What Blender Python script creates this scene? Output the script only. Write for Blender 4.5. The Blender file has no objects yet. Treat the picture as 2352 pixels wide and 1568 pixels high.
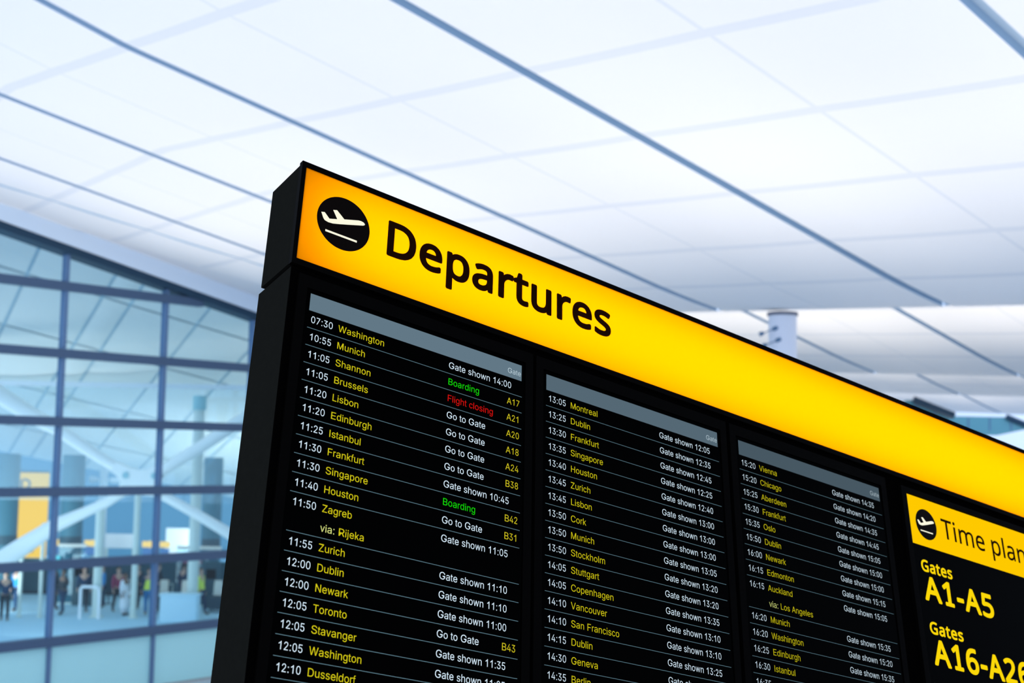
import bpy, bmesh, math, random
from mathutils import Vector, Matrix
from mathutils.geometry import tessellate_polygon

S = bpy.context.scene
COL = S.collection
random.seed(7)

# ------------------------------------------------------------------ camera, world, lights, exposure
CAM_Z = 7.3                                    # the photographer stands on a mezzanine above the concourse
cam_d = bpy.data.cameras.new('camera')
cam_d.sensor_width = 36.0
cam_d.lens = 36.0 * 2976.7 / 2352.0
cam_d.clip_start = 0.1
cam_d.clip_end = 400.0
cam_d.dof.use_dof = True
cam_d.dof.focus_distance = 3.72
cam_d.dof.aperture_fstop = 3.4
cam = bpy.data.objects.new('camera', cam_d)
COL.objects.link(cam)
cam.matrix_world = Matrix((
    (0.9998242, -0.01875005, 0.0, 0.0),
    (-0.0015836, -0.08444342, -0.99642702, 0.0),
    (0.01868305, 0.99625185, -0.08445826, CAM_Z),
    (0, 0, 0, 1)))
S.camera = cam

S.view_settings.view_transform = 'Standard'
S.view_settings.look = 'None'
S.view_settings.exposure = 0.0
S.view_settings.gamma = 1.0
S.view_settings.use_curve_mapping = False

w = bpy.data.worlds.new('daylight')
S.world = w
w.use_nodes = True
bg = w.node_tree.nodes['Background']
bg.inputs[0].default_value = (0.61, 0.755, 1.0, 1.0)
bg.inputs[1].default_value = 1.76

AZ = math.radians(46.2)                        # heading of the roof shells
UH = Vector((math.sin(AZ), math.cos(AZ), 0))
VH = Vector((-math.cos(AZ), math.sin(AZ), 0))


def uplight(name, u, v, z, size, watts, color=(1.0, 0.87, 0.74)):
    d = bpy.data.lights.new(name, 'AREA')
    d.shape = 'SQUARE'
    d.size = size
    d.energy = watts
    d.color = color
    o = bpy.data.objects.new(name, d)
    COL.objects.link(o)
    p = UH * u + VH * v
    o.location = (p.x, p.y, z)
    o.rotation_euler = (math.pi, 0, 0)         # facing up at the fabric roof
    return o


ROWS = ((9.5, (4, 13, 22, 31), 128, 75), (17.8, (4, 13, 22, 30), 160, 70),
        (34.0, (14, 23, 32, 41), 225, 72), (50.5, (23, 32, 41), 225, 72), (66.5, (27, 36, 45), 225, 72))
for (u, vs_, wt, sp) in ROWS:                   # unseen lights added under each shell to brighten it short of the lip
    for v in vs_:
        uplight('added_uplight', u, v, 1.5, 7.0, wt).data.spread = math.radians(sp)
for (x, y, wt) in ((-21.0, 50.5, 480), (-12.5, 60.0, 650), (-15.5, 44.5, 190)):       # unseen lights added to brighten the hall beyond the glass
    o = uplight('added_far_uplight', 0, 0, 0, 4.0, wt, (1.0, 0.97, 0.92))
    o.location = (x, y, 1.4)
    o.rotation_euler = (math.pi + math.radians(-35), 0, 0)


# ------------------------------------------------------------------ materials
def lin(c):
    c = c / 255.0
    return c / 12.92 if c <= 0.04045 else ((c + 0.055) / 1.055) ** 2.4


def rgb(r, g, b):
    return (lin(r), lin(g), lin(b), 1.0)


def mat(name, col, rough=0.6, spec=0.3, metal=0.0, noise=0.0, scale=8.0):
    m = bpy.data.materials.new(name)
    m.use_nodes = True
    nt = m.node_tree
    b = nt.nodes['Principled BSDF']
    col = tuple(col[:3]) + (1.0,)
    b.inputs['Base Color'].default_value = col
    b.inputs['Roughness'].default_value = rough
    b.inputs['Specular IOR Level'].default_value = spec
    b.inputs['Metallic'].default_value = metal
    if noise:
        tc = nt.nodes.new('ShaderNodeTexCoord')
        n = nt.nodes.new('ShaderNodeTexNoise')
        n.inputs['Scale'].default_value = scale
        n.inputs['Detail'].default_value = 3.0
        mx = nt.nodes.new('ShaderNodeMix')
        mx.data_type = 'RGBA'
        mx.inputs[6].default_value = tuple(c * (1 - noise) for c in col[:3]) + (1,)
        mx.inputs[7].default_value = tuple(min(1, c * (1 + noise)) for c in col[:3]) + (1,)
        nt.links.new(tc.outputs['Object'], n.inputs['Vector'])
        nt.links.new(n.outputs['Fac'], mx.inputs[0])
        nt.links.new(mx.outputs[2], b.inputs['Base Color'])
    return m


def glow(name, col, strength=1.0):
    m = bpy.data.materials.new(name)
    m.use_nodes = True
    nt = m.node_tree
    nt.nodes.remove(nt.nodes['Principled BSDF'])
    e = nt.nodes.new('ShaderNodeEmission')
    e.inputs[0].default_value = col
    e.inputs[1].default_value = strength
    nt.links.new(e.outputs[0], nt.nodes['Material Output'].inputs[0])
    return m


def acrylic(name, col):
    m = bpy.data.materials.new(name)
    m.use_nodes = True
    nt = m.node_tree
    nt.nodes.remove(nt.nodes['Principled BSDF'])
    t = nt.nodes.new('ShaderNodeBsdfTranslucent')
    t.inputs[0].default_value = tuple(col) + (1,)
    nt.links.new(t.outputs[0], nt.nodes['Material Output'].inputs[0])
    return m


def glazing(name, tint, gloss=0.06, veil=0.0, milk_col=(0.8, 0.95, 1.0), rough=0.03):
    m = bpy.data.materials.new(name)
    m.use_nodes = True
    nt = m.node_tree
    nt.nodes.remove(nt.nodes['Principled BSDF'])
    t = nt.nodes.new('ShaderNodeBsdfTransparent')
    t.inputs[0].default_value = tuple(tint) + (1,)
    g = nt.nodes.new('ShaderNodeBsdfGlossy')
    g.inputs['Roughness'].default_value = rough
    g.inputs['Color'].default_value = (0.85, 0.95, 1.0, 1)
    mx = nt.nodes.new('ShaderNodeMixShader')
    mx.inputs[0].default_value = gloss
    nt.links.new(t.outputs[0], mx.inputs[1])
    nt.links.new(g.outputs[0], mx.inputs[2])
    out = mx
    if veil:
        d = nt.nodes.new('ShaderNodeBsdfDiffuse')
        d.inputs[0].default_value = tuple(milk_col) + (1,)
        m2 = nt.nodes.new('ShaderNodeMixShader')
        m2.inputs[0].default_value = veil
        nt.links.new(mx.outputs[0], m2.inputs[1])
        nt.links.new(d.outputs[0], m2.inputs[2])
        out = m2
    nt.links.new(out.outputs[0], nt.nodes['Material Output'].inputs[0])
    return m


# ------------------------------------------------------------------ mesh building
class MB:
    """Collects shapes and links them as ONE mesh object."""

    def __init__(self):
        self.v, self.f, self.mi, self.sm = [], [], [], []

    def add(self, vs, fs, mi=0, smooth=False):
        o = len(self.v)
        self.v += [tuple(p) for p in vs]
        for q in fs:
            self.f.append([o + i for i in q])
            self.mi.append(mi)
            self.sm.append(smooth)

    def box(self, x0, x1, y0, y1, z0, z1, mi=0, M=None):
        vs = [Vector((x, y, z)) for z in (z0, z1) for y in (y0, y1) for x in (x0, x1)]
        if M is not None:
            vs = [M @ p for p in vs]
        self.add(vs, [(0, 2, 3, 1), (4, 5, 7, 6), (0, 1, 5, 4), (2, 6, 7, 3), (0, 4, 6, 2), (1, 3, 7, 5)], mi)

    def rbox(self, x0, x1, y0, y1, z0, z1, r, mi=0, n=3):
        """box whose vertical edges are rounded"""
        pts = []
        for cx, cy, a0 in ((x1 - r, y1 - r, 0), (x0 + r, y1 - r, 90), (x0 + r, y0 + r, 180), (x1 - r, y0 + r, 270)):
            for k in range(n + 1):
                a = math.radians(a0 + 90 * k / n)
                pts.append((cx + r * math.cos(a), cy + r * math.sin(a)))
        self.prism(pts, z0, z1, mi)

    def prism(self, pts, z0, z1, mi=0, M=None):
        n = len(pts)
        vs = [Vector((x, y, z0)) for x, y in pts] + [Vector((x, y, z1)) for x, y in pts]
        if M is not None:
            vs = [M @ p for p in vs]
        fs = [tuple(range(n - 1, -1, -1)), tuple(range(n, 2 * n))]
        fs += [(i, (i + 1) % n, n + (i + 1) % n, n + i) for i in range(n)]
        self.add(vs, fs, mi)

    def hexa(self, q0, q1, mi=0):
        """solid between two quads"""
        self.add(list(q0) + list(q1), [(3, 2, 1, 0), (4, 5, 6, 7), (0, 1, 5, 4), (1, 2, 6, 5), (2, 3, 7, 6), (3, 0, 4, 7)], mi)

    def tube(self, pts, rad, n=12, mi=0, caps=True, smooth=True):
        pts = [Vector(p) for p in pts]
        if not isinstance(rad, (list, tuple)):
            rad = [rad] * len(pts)
        rings = []
        ref = None
        for i, p in enumerate(pts):
            d = (pts[min(i + 1, len(pts) - 1)] - pts[max(i - 1, 0)]).normalized()
            if ref is None:
                ref = Vector((0, 0, 1)) if abs(d.z) < 0.9 else Vector((1, 0, 0))
            a = d.cross(ref).normalized()
            b = a.cross(d).normalized()
            ref = b
            rings.append([p + (a * math.cos(2 * math.pi * k / n) + b * math.sin(2 * math.pi * k / n)) * rad[i] for k in range(n)])
        vs = [q for r in rings for q in r]
        fs = []
        for i in range(len(rings) - 1):
            for k in range(n):
                fs.append((i * n + k, i * n + (k + 1) % n, (i + 1) * n + (k + 1) % n, (i + 1) * n + k))
        self.add(vs, fs, mi, smooth)
        if caps:
            self.add(rings[0], [tuple(range(n))], mi)
            self.add(rings[-1], [tuple(range(n - 1, -1, -1))], mi)

    def lathe(self, cx, cy, prof, n=20, mi=0, sy=1.0):
        """prof: (radius, z) pairs from the bottom up"""
        vs = []
        for r, z in prof:
            for k in range(n):
                a = 2 * math.pi * k / n
                vs.append((cx + r * math.cos(a), cy + sy * r * math.sin(a), z))
        fs = []
        for i in range(len(prof) - 1):
            for k in range(n):
                fs.append((i * n + k, i * n + (k + 1) % n, (i + 1) * n + (k + 1) % n, (i + 1) * n + k))
        fs.append(tuple(range(n - 1, -1, -1)))
        fs.append(tuple((len(prof) - 1) * n + k for k in range(n)))
        self.add(vs, fs, mi)

    def mesh(self, name, mats):
        me = bpy.data.meshes.new(name)
        me.from_pydata(self.v, [], self.f)
        for m in (mats if isinstance(mats, (list, tuple)) else [mats]):
            me.materials.append(m)
        me.polygons.foreach_set('material_index', self.mi)
        me.polygons.foreach_set('use_smooth', self.sm)
        me.update()
        return me

    def build(self, name, mats, parent=None, label=None):
        o = bpy.data.objects.new(name, self.mesh(name, mats))
        COL.objects.link(o)
        if parent is not None:
            o.parent = parent
        if label:
            o['label'] = label
        return o


def tag(o, label, cat, group=None, kind=None):
    o['label'] = label
    o['category'] = cat
    if group:
        o['group'] = group
    if kind:
        o['kind'] = kind
    return o


def thing(name, label, cat, loc=(0, 0, 0), rz=0.0, group=None):
    o = bpy.data.objects.new(name, None)
    o.empty_display_size = 0.2
    COL.objects.link(o)
    o.location = loc
    o.rotation_euler = (0, 0, rz)
    return tag(o, label, cat, group)


def struct(name, mb, m, parent=None):
    o = mb.build(name, m, parent)
    if parent is None:
        o['kind'] = 'structure'
    return o


def dup(root, loc, rz=None, label=None, group=None):
    """a copy of a thing with copies of its parts and sub-parts"""
    r = root.copy()
    COL.objects.link(r)
    r.location = loc
    if rz is not None:
        r.rotation_euler = (0, 0, rz)
    if label:
        r['label'] = label
    if group:
        r['group'] = group
    for ch in list(root.children):
        c = ch.copy()
        COL.objects.link(c)
        c.parent = r
        for g in list(ch.children):
            d = g.copy()
            COL.objects.link(d)
            d.parent = c
    return r


# ------------------------------------------------------------------ lettering (outlines in thousandths of an em)
GLYPHS = {
    'S': '''0556|278,-10 245,-7 186,15 159,34 116,87 85,160 73,203 60,302 58,358 60,413 73,512 85,556 117,628 160,682 186,701 245,723 278,726 342,715 370,701 397,682 439,628 471,556 483,512 496,413 497,358 496,302 483,203 471,160 440,87 397,34 370,15 311,-7|278,70 321,78 339,89 356,104 384,145 405,202 412,236 422,358 412,480 405,514 384,571 356,612 339,627 300,645 278,647 235,638 217,627 200,612 172,571 151,514 144,480 134,358 144,236 151,202 172,145 200,104 217,89 235,78
1556|372,0 284,0 284,560 262,541 205,502 150,475 109,460 109,545 180,585 250,640 295,690 315,719 372,719
2556|78,0 78,67 346,397 381,460 390,490 393,523 389,559 369,602 348,624 307,643 275,647 241,643 199,620 178,596 164,566 156,509 80,509 82,541 95,597 105,623 136,666 175,698 199,710 248,724 303,724 353,711 376,699 414,668 443,627 453,603 461,578 467,524 464,485 455,447 438,408 396,340 187,85 187,80 478,80 478,0
3556|268,-10 187,3 140,27 119,42 86,81 73,104 64,129 54,185 134,185 141,151 165,110 189,91 234,73 287,71 322,79 365,105 386,131 399,164 403,223 388,276 367,306 337,329 297,343 193,348 193,421 353,631 353,636 85,636 85,716 457,716 457,648 259,392 259,407 293,408 352,399 402,374 440,336 455,313 475,261 482,204 475,145 454,93 439,70 402,32 354,6 327,-3
4556|49,148 49,223 302,716 381,716 133,229 506,229 506,148|345,0 345,447 420,447 420,0
5556|271,-10 219,-3 194,5 172,16 132,45 102,85 90,107 81,131 73,184 150,184 162,138 178,113 200,93 227,78 255,71 307,75 353,102 385,147 401,206 397,272 384,311 364,344 337,369 304,384 268,390 220,383 178,364 157,346 83,356 118,716 450,716 450,636 185,636 164,424 218,457 265,469 322,465 361,452 394,430 436,385 464,325 476,280 479,230 472,164 464,134 437,81 401,38 355,8 329,-2
6556|278,-10 223,-2 198,7 153,37 118,79 92,133 85,162 78,228 83,281 98,336 125,401 309,716 395,716 185,368 179,368 195,396 211,413 240,432 263,440 288,442 342,435 387,415 407,400 440,361 464,312 476,253 477,221 471,158 451,102 420,56 402,36 357,7 332,-2|278,68 328,79 367,112 392,161 402,221 392,283 367,331 328,362 278,373 227,363 188,331 162,283 153,223 162,161 188,112 227,79
7556|119,0 397,636 76,636 76,716 479,716 479,631 202,0
8556|278,-10 247,-8 191,5 166,16 124,47 91,87 79,110 65,162 64,190 72,255 98,310 139,351 187,372 146,397 129,413 102,456 93,481 86,535 92,587 100,611 125,653 159,687 179,701 225,719 278,726 329,719 376,701 414,672 430,653 454,611 462,587 468,535 466,508 453,457 426,413 409,397 369,372 417,351 456,310 482,255 492,190 485,135 476,110 464,87 431,47 389,16 363,5 336,-3|278,69 334,78 376,104 403,144 413,195 403,250 375,293 331,321 278,331 223,321 180,293 152,250 141,195 151,144 178,104 221,78|278,407 323,416 359,441 383,479 391,529 383,577 360,615 324,639 278,647 231,639 194,615 171,577 163,529 171,479 194,441 232,416
9556|277,726 306,724 357,709 402,679 437,637 463,583 471,554 477,488 472,435 458,380 430,315 246,0 160,0 370,348 376,348 360,320 344,303 315,284 292,276 268,274 214,281 168,301 148,316 115,355 92,404 79,463 78,495 85,558 104,614 118,639 153,680 198,709 223,718|277,648 228,637 188,604 163,555 153,495 163,434 188,385 228,354 277,343 327,353 367,385 393,433 402,493 393,555 367,604 328,637
:278|90,0 190,0 190,100 90,100|90,419 190,419 190,519 90,519
A667|23,0 281,716 384,716 644,0 549,0 392,447 323,673 341,673 306,554 119,0|153,200 153,280 514,280 514,200
B667|88,0 88,716 390,714 454,702 481,691 526,661 557,622 576,577 581,504 572,466 545,423 507,394 460,375 460,369 513,355 548,334 577,304 598,266 610,219 610,165 596,116 585,94 552,55 530,39 474,14 441,6 361,0|182,80 398,82 460,98 499,129 517,169 518,210 501,259 463,297 408,320 363,325 182,325|182,402 368,403 404,410 436,425 473,459 486,489 489,547 472,586 437,618 384,634 182,636
C722|378,-10 291,2 250,16 178,60 148,89 99,162 80,205 67,252 57,358 67,463 80,510 99,553 148,626 212,681 250,700 291,714 378,726 431,722 482,710 528,690 569,663 604,629 634,589 656,542 670,490 578,490 560,541 519,593 478,620 413,639 346,639 287,623 235,590 193,542 164,479 154,442 147,358 154,274 164,237 194,174 235,126 260,107 288,93 346,77 396,75 446,84 492,104 531,135 560,176 578,226 670,226 656,174 635,128 605,87 569,53 528,26 482,6 431,-6
D722|315,0 138,0 138,80 351,82 426,99 484,132 528,180 558,243 572,317 572,401 567,439 545,507 529,537 510,562 460,603 429,617 358,634 134,636 134,716 376,713 423,705 467,692 507,673 542,650 574,621 600,588 640,509 654,463 664,359 654,255 640,209 600,129 573,96 540,67 504,43 463,24 418,11|179,716 179,0 87,0 87,716
E667|96,0 96,716 593,716 593,636 198,636 198,402 566,402 566,322 198,322 198,80 598,80 598,0
F611|90,0 90,716 550,716 550,636 185,636 185,392 516,392 516,311 185,311 185,0
G778|402,-10 306,2 264,16 223,35 155,90 103,163 85,206 71,253 61,358 71,463 85,510 103,553 155,626 187,656 263,700 304,714 396,726 455,721 509,709 559,688 604,660 641,626 672,586 695,541 709,491 610,491 579,553 545,590 504,618 454,636 396,642 333,633 274,609 248,590 224,568 187,512 163,442 156,401 157,314 163,274 187,204 225,148 275,108 335,83 402,74 434,76 490,89 539,114 577,151 605,198 613,225 621,285 649,280 423,280 423,360 715,360 712,239 705,199 692,162 653,97 596,46 527,11 488,-1
H722|84,0 84,716 174,716 174,407 547,407 547,716 638,716 638,0 547,0 547,326 174,326 174,0
I278|93,0 188,0 188,716 93,716
L556|85,0 85,716 176,716 176,80 511,80 511,0
M833|80,0 80,716 201,716 370,255 427,69 407,69 453,223 631,716 753,716 753,0 669,0 673,643 680,643 625,466 453,0 380,0 222,418 149,643 157,643 159,586 162,0
N722|83,0 83,716 188,716 493,225 570,77 558,75 551,221 550,716 639,716 639,0 533,0 235,481 148,636 165,639 172,420 172,0
O778|390,-10 299,2 258,16 184,60 152,89 102,162 83,205 69,252 59,358 69,463 83,510 102,553 152,626 220,681 258,700 299,714 390,726 480,714 521,700 595,656 626,626 676,553 695,510 709,463 719,358 716,303 695,205 676,162 626,89 595,60 521,16 480,2|390,74 453,83 482,93 536,125 558,147 596,203 609,236 626,314 627,358 619,443 609,480 596,513 558,569 536,591 482,623 453,633 390,642 325,633 296,623 243,591 220,568 182,513 169,479 159,442 151,358 159,273 169,236 182,203 220,147 243,125 296,93 325,83
R722|97,0 97,716 425,714 466,709 536,688 589,654 627,610 650,556 656,527 656,464 650,435 627,382 589,338 536,306 465,285 379,278 155,278 155,359 376,359 457,368 497,385 527,408 545,439 554,475 551,535 537,570 513,598 479,619 406,635 200,636 200,0|568,0 370,322 487,322 688,0
S667|334,-12 294,-11 222,2 190,13 136,44 115,63 81,109 62,162 57,192 156,192 164,154 197,111 248,83 312,70 383,73 426,85 478,116 503,144 514,178 514,212 505,240 485,262 424,295 230,350 157,386 106,431 90,459 81,490 77,524 86,581 96,607 130,652 177,687 235,712 302,724 339,726 375,724 442,711 472,700 524,671 563,631 578,609 595,559 598,532 504,532 488,580 451,616 399,638 369,643 312,644 249,630 204,601 183,575 173,545 178,496 195,469 236,441 301,417 446,378 502,355 536,334 565,309 589,278 604,240 610,195 608,167 591,114 559,67 537,47 482,15 450,3 375,-11
T611|44,636 44,716 568,716 568,636 350,636 350,0 262,0 262,636
V667|284,0 23,716 118,716 274,271 345,43 326,43 362,162 549,716 644,716 386,0
W944|213,0 22,716 113,716 234,241 271,56 260,56 286,187 421,716 522,716 644,241 684,56 671,56 694,168 830,716 921,716 729,0 626,0 500,477 462,668 481,668 455,530 317,0
Z611|58,0 58,65 427,606 475,669 485,640 56,636 56,716 553,716 553,650 186,113 136,47 126,76 557,80 557,0
a556|228,-12 180,-7 135,7 81,45 57,82 45,127 45,174 54,211 83,252 111,272 143,286 198,300 348,321 378,331 393,349 393,377 387,405 365,438 343,453 314,463 279,466 244,463 200,447 168,423 143,385 59,410 95,471 130,500 168,521 211,534 255,540 341,534 392,516 423,496 461,451 476,408 481,354 481,0 395,0 395,73 389,73 360,35 323,9 271,-9|244,64 307,74 341,93 366,117 384,146 393,178 394,267 352,252 235,234 192,223 156,204 140,186 131,148 135,122 145,102 162,85 186,74
b556|301,-12 259,-7 212,14 181,44 155,83 147,83 147,0 69,0 69,716 149,716 149,449 155,449 189,497 224,525 278,540 331,539 386,522 433,489 470,441 496,379 509,306 509,225 496,151 470,90 433,41 386,8 359,-3|289,66 311,67 349,81 366,92 394,123 421,188 430,267 421,345 394,408 367,438 350,450 311,463 289,464 246,458 228,450 211,439 183,409 156,347 148,267 156,185 184,122 212,91 228,80 267,67
c500|262,-12 231,-9 173,8 147,23 104,65 71,120 58,152 45,224 43,264 50,342 58,377 71,410 104,465 147,506 173,522 201,532 262,541 329,531 385,501 429,453 457,390 382,369 372,398 348,431 315,453 285,462 239,462 218,457 183,437 169,422 145,385 126,316 122,264 126,213 145,144 169,108 200,81 218,72 262,65 306,73 342,93 368,125 384,165 459,144 447,110 431,79 387,30 329,-1
d556|256,-12 197,-3 146,23 103,64 72,119 51,187 47,225 47,306 60,379 87,441 124,489 171,522 226,539 278,540 332,525 368,497 401,449 407,449 407,716 487,716 487,0 410,0 410,83 402,83 376,44 345,14 298,-7|268,66 310,72 328,80 345,91 373,122 400,185 409,267 400,347 373,409 346,439 329,450 290,463 268,464 225,458 206,450 190,438 162,408 135,345 127,267 135,188 162,123 190,92 207,81 246,67
e556|292,-12 221,-3 190,8 162,23 113,64 76,119 64,152 49,223 47,263 55,340 64,375 76,408 112,464 159,506 186,521 216,532 283,541 346,533 386,518 423,495 455,463 482,421 500,370 511,273 511,238 103,238 103,311 466,311 427,284 417,357 401,397 362,442 326,459 283,465 239,459 202,441 172,414 150,379 137,340 132,297 133,221 152,149 176,113 191,99 227,77 248,70 308,65 349,74 384,94 409,123 421,148 503,128 476,72 429,27 367,-2
f278|250,534 250,460 7,460 7,534|88,0 88,607 93,649 114,698 148,730 176,742 206,746 257,737 266,733 249,659 220,667 187,662 169,647 159,623 155,589 155,0
g556|271,-212 196,-203 138,-178 95,-142 66,-98 133,-57 167,-102 217,-130 251,-136 299,-135 349,-119 386,-88 398,-66 407,-8 407,96 401,96 375,58 356,39 330,22 298,11 255,7 198,14 148,37 125,55 87,99 73,127 51,192 46,229 46,309 60,381 72,413 104,467 147,507 198,533 257,541 316,532 357,507 377,487 403,449 410,449 410,534 487,534 487,-12 480,-76 458,-126 424,-165 404,-179 355,-200|268,83 290,85 328,96 345,106 373,133 400,192 409,271 400,349 373,410 345,439 329,450 290,463 268,464 245,463 206,450 190,438 162,408 135,347 126,271 135,195 163,135 191,107 207,96 226,89
h556|154,319 154,0 71,0 71,716 154,716 154,405 139,405 152,439 186,491 206,510 253,533 308,541 357,535 400,519 436,491 463,451 472,428 483,371 485,0 402,0 400,361 384,409 370,428 353,444 310,461 267,462 218,447 192,426 172,398 158,362
i222|66,0 154,0 154,519 66,519|66,615 154,615 154,716 66,716
j222|70,534 151,534 150,-66 135,-127 101,-171 49,-196 -13,-201 -13,-122 19,-121 44,-110 60,-90 69,-59|111,623 89,627 71,640 59,658 55,680 59,702 71,721 89,733 111,737 132,733 151,721 163,702 167,680 163,658 151,640 132,627
k500|145,192 145,298 159,298 373,534 473,534 242,281 232,281|69,0 69,716 149,716 149,0|386,0 194,261 251,322 489,0
l222|64,0 152,0 152,716 64,716
m833|72,0 72,534 153,534 153,416 147,416 161,455 193,500 235,529 283,543 327,541 351,535 392,508 409,488 432,442 439,415 427,415 440,451 474,497 520,528 557,540 618,542 660,532 697,512 727,481 749,441 759,389 761,0 678,0 676,384 659,426 646,440 612,459 572,465 540,461 499,442 480,421 461,380 458,348 458,0 375,0 373,387 358,423 346,438 313,458 273,465 229,457 203,442 172,407 159,375 155,335 155,0
n556|154,319 154,0 71,0 71,534 151,534 152,405 139,405 152,439 186,491 206,510 253,533 308,541 357,535 400,519 436,491 462,451 472,428 483,371 485,0 402,0 400,361 384,409 370,428 353,444 310,461 267,462 218,447 192,426 172,398 158,362
o556|278,-12 245,-9 184,8 156,23 110,65 75,120 62,152 48,224 46,264 53,342 62,377 75,410 110,465 156,506 184,522 213,532 278,541 311,539 373,522 400,506 447,465 482,410 494,377 508,304 510,264 504,187 494,152 482,120 447,65 400,23 373,8 344,-3|278,65 302,67 345,81 362,93 391,125 419,188 427,264 419,340 391,404 362,437 345,449 302,462 278,464 253,462 212,449 194,437 166,404 138,340 129,264 138,188 166,125 194,93 212,81 231,72
p556|69,-201 69,534 147,534 147,449 155,449 199,507 240,532 300,541 331,539 386,522 410,507 453,467 484,412 496,379 509,306 509,225 496,151 485,119 453,64 411,23 359,-3 331,-9 279,-10 226,5 190,33 155,83 149,83 149,-201|289,66 311,67 349,81 366,92 394,123 421,188 430,267 421,345 394,408 367,438 350,450 311,463 289,464 246,458 228,450 211,439 183,409 156,347 148,267 156,185 184,122 212,91 228,80 267,67
r333|68,0 68,534 143,534 143,452 148,452 167,488 196,517 213,528 253,540 313,540 313,454 265,458 218,450 180,424 155,384 146,333 146,0
s500|249,-12 175,-2 116,25 72,70 49,133 128,150 144,112 156,97 187,76 226,65 297,70 335,88 359,114 365,129 366,158 348,191 308,213 204,239 143,261 99,293 84,312 66,359 64,385 70,429 78,448 103,483 137,511 180,530 256,541 328,532 382,504 420,462 444,408 367,390 343,432 318,455 280,467 234,467 196,456 166,434 151,406 149,390 154,363 169,342 196,326 347,285 400,258 434,222 451,176 453,150 447,105 439,85 428,66 397,34 332,0
t278|249,534 249,460 8,460 8,534|79,663 154,663 155,121 166,86 183,74 208,70 247,75 261,2 206,-6 152,3 113,30 88,73 79,131
u556|248,-7 176,5 137,28 106,61 84,107 72,163 71,196 71,534 154,534 154,203 162,147 172,125 203,90 246,73 272,71 323,80 352,96 384,136 397,172 402,215 402,534 485,534 485,0 405,0 405,129 416,129 404,95 387,66 349,24 302,1
v500|209,0 23,534 109,534 220,194 264,29 236,29 280,194 391,534 477,534 291,0
w722|176,0 29,534 111,534 183,249 223,58 210,58 230,159 321,534 403,534 473,248 512,58 499,58 512,127 612,534 693,534 547,0 469,0 406,242 352,475 370,475 329,297 253,0
y500|61,-195 78,-121 123,-126 142,-123 160,-112 182,-82 209,-2 23,534 109,534 220,194 264,29 236,29 280,194 392,534 477,534 262,-82 236,-136 204,-174 165,-197 118,-204''',
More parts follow.
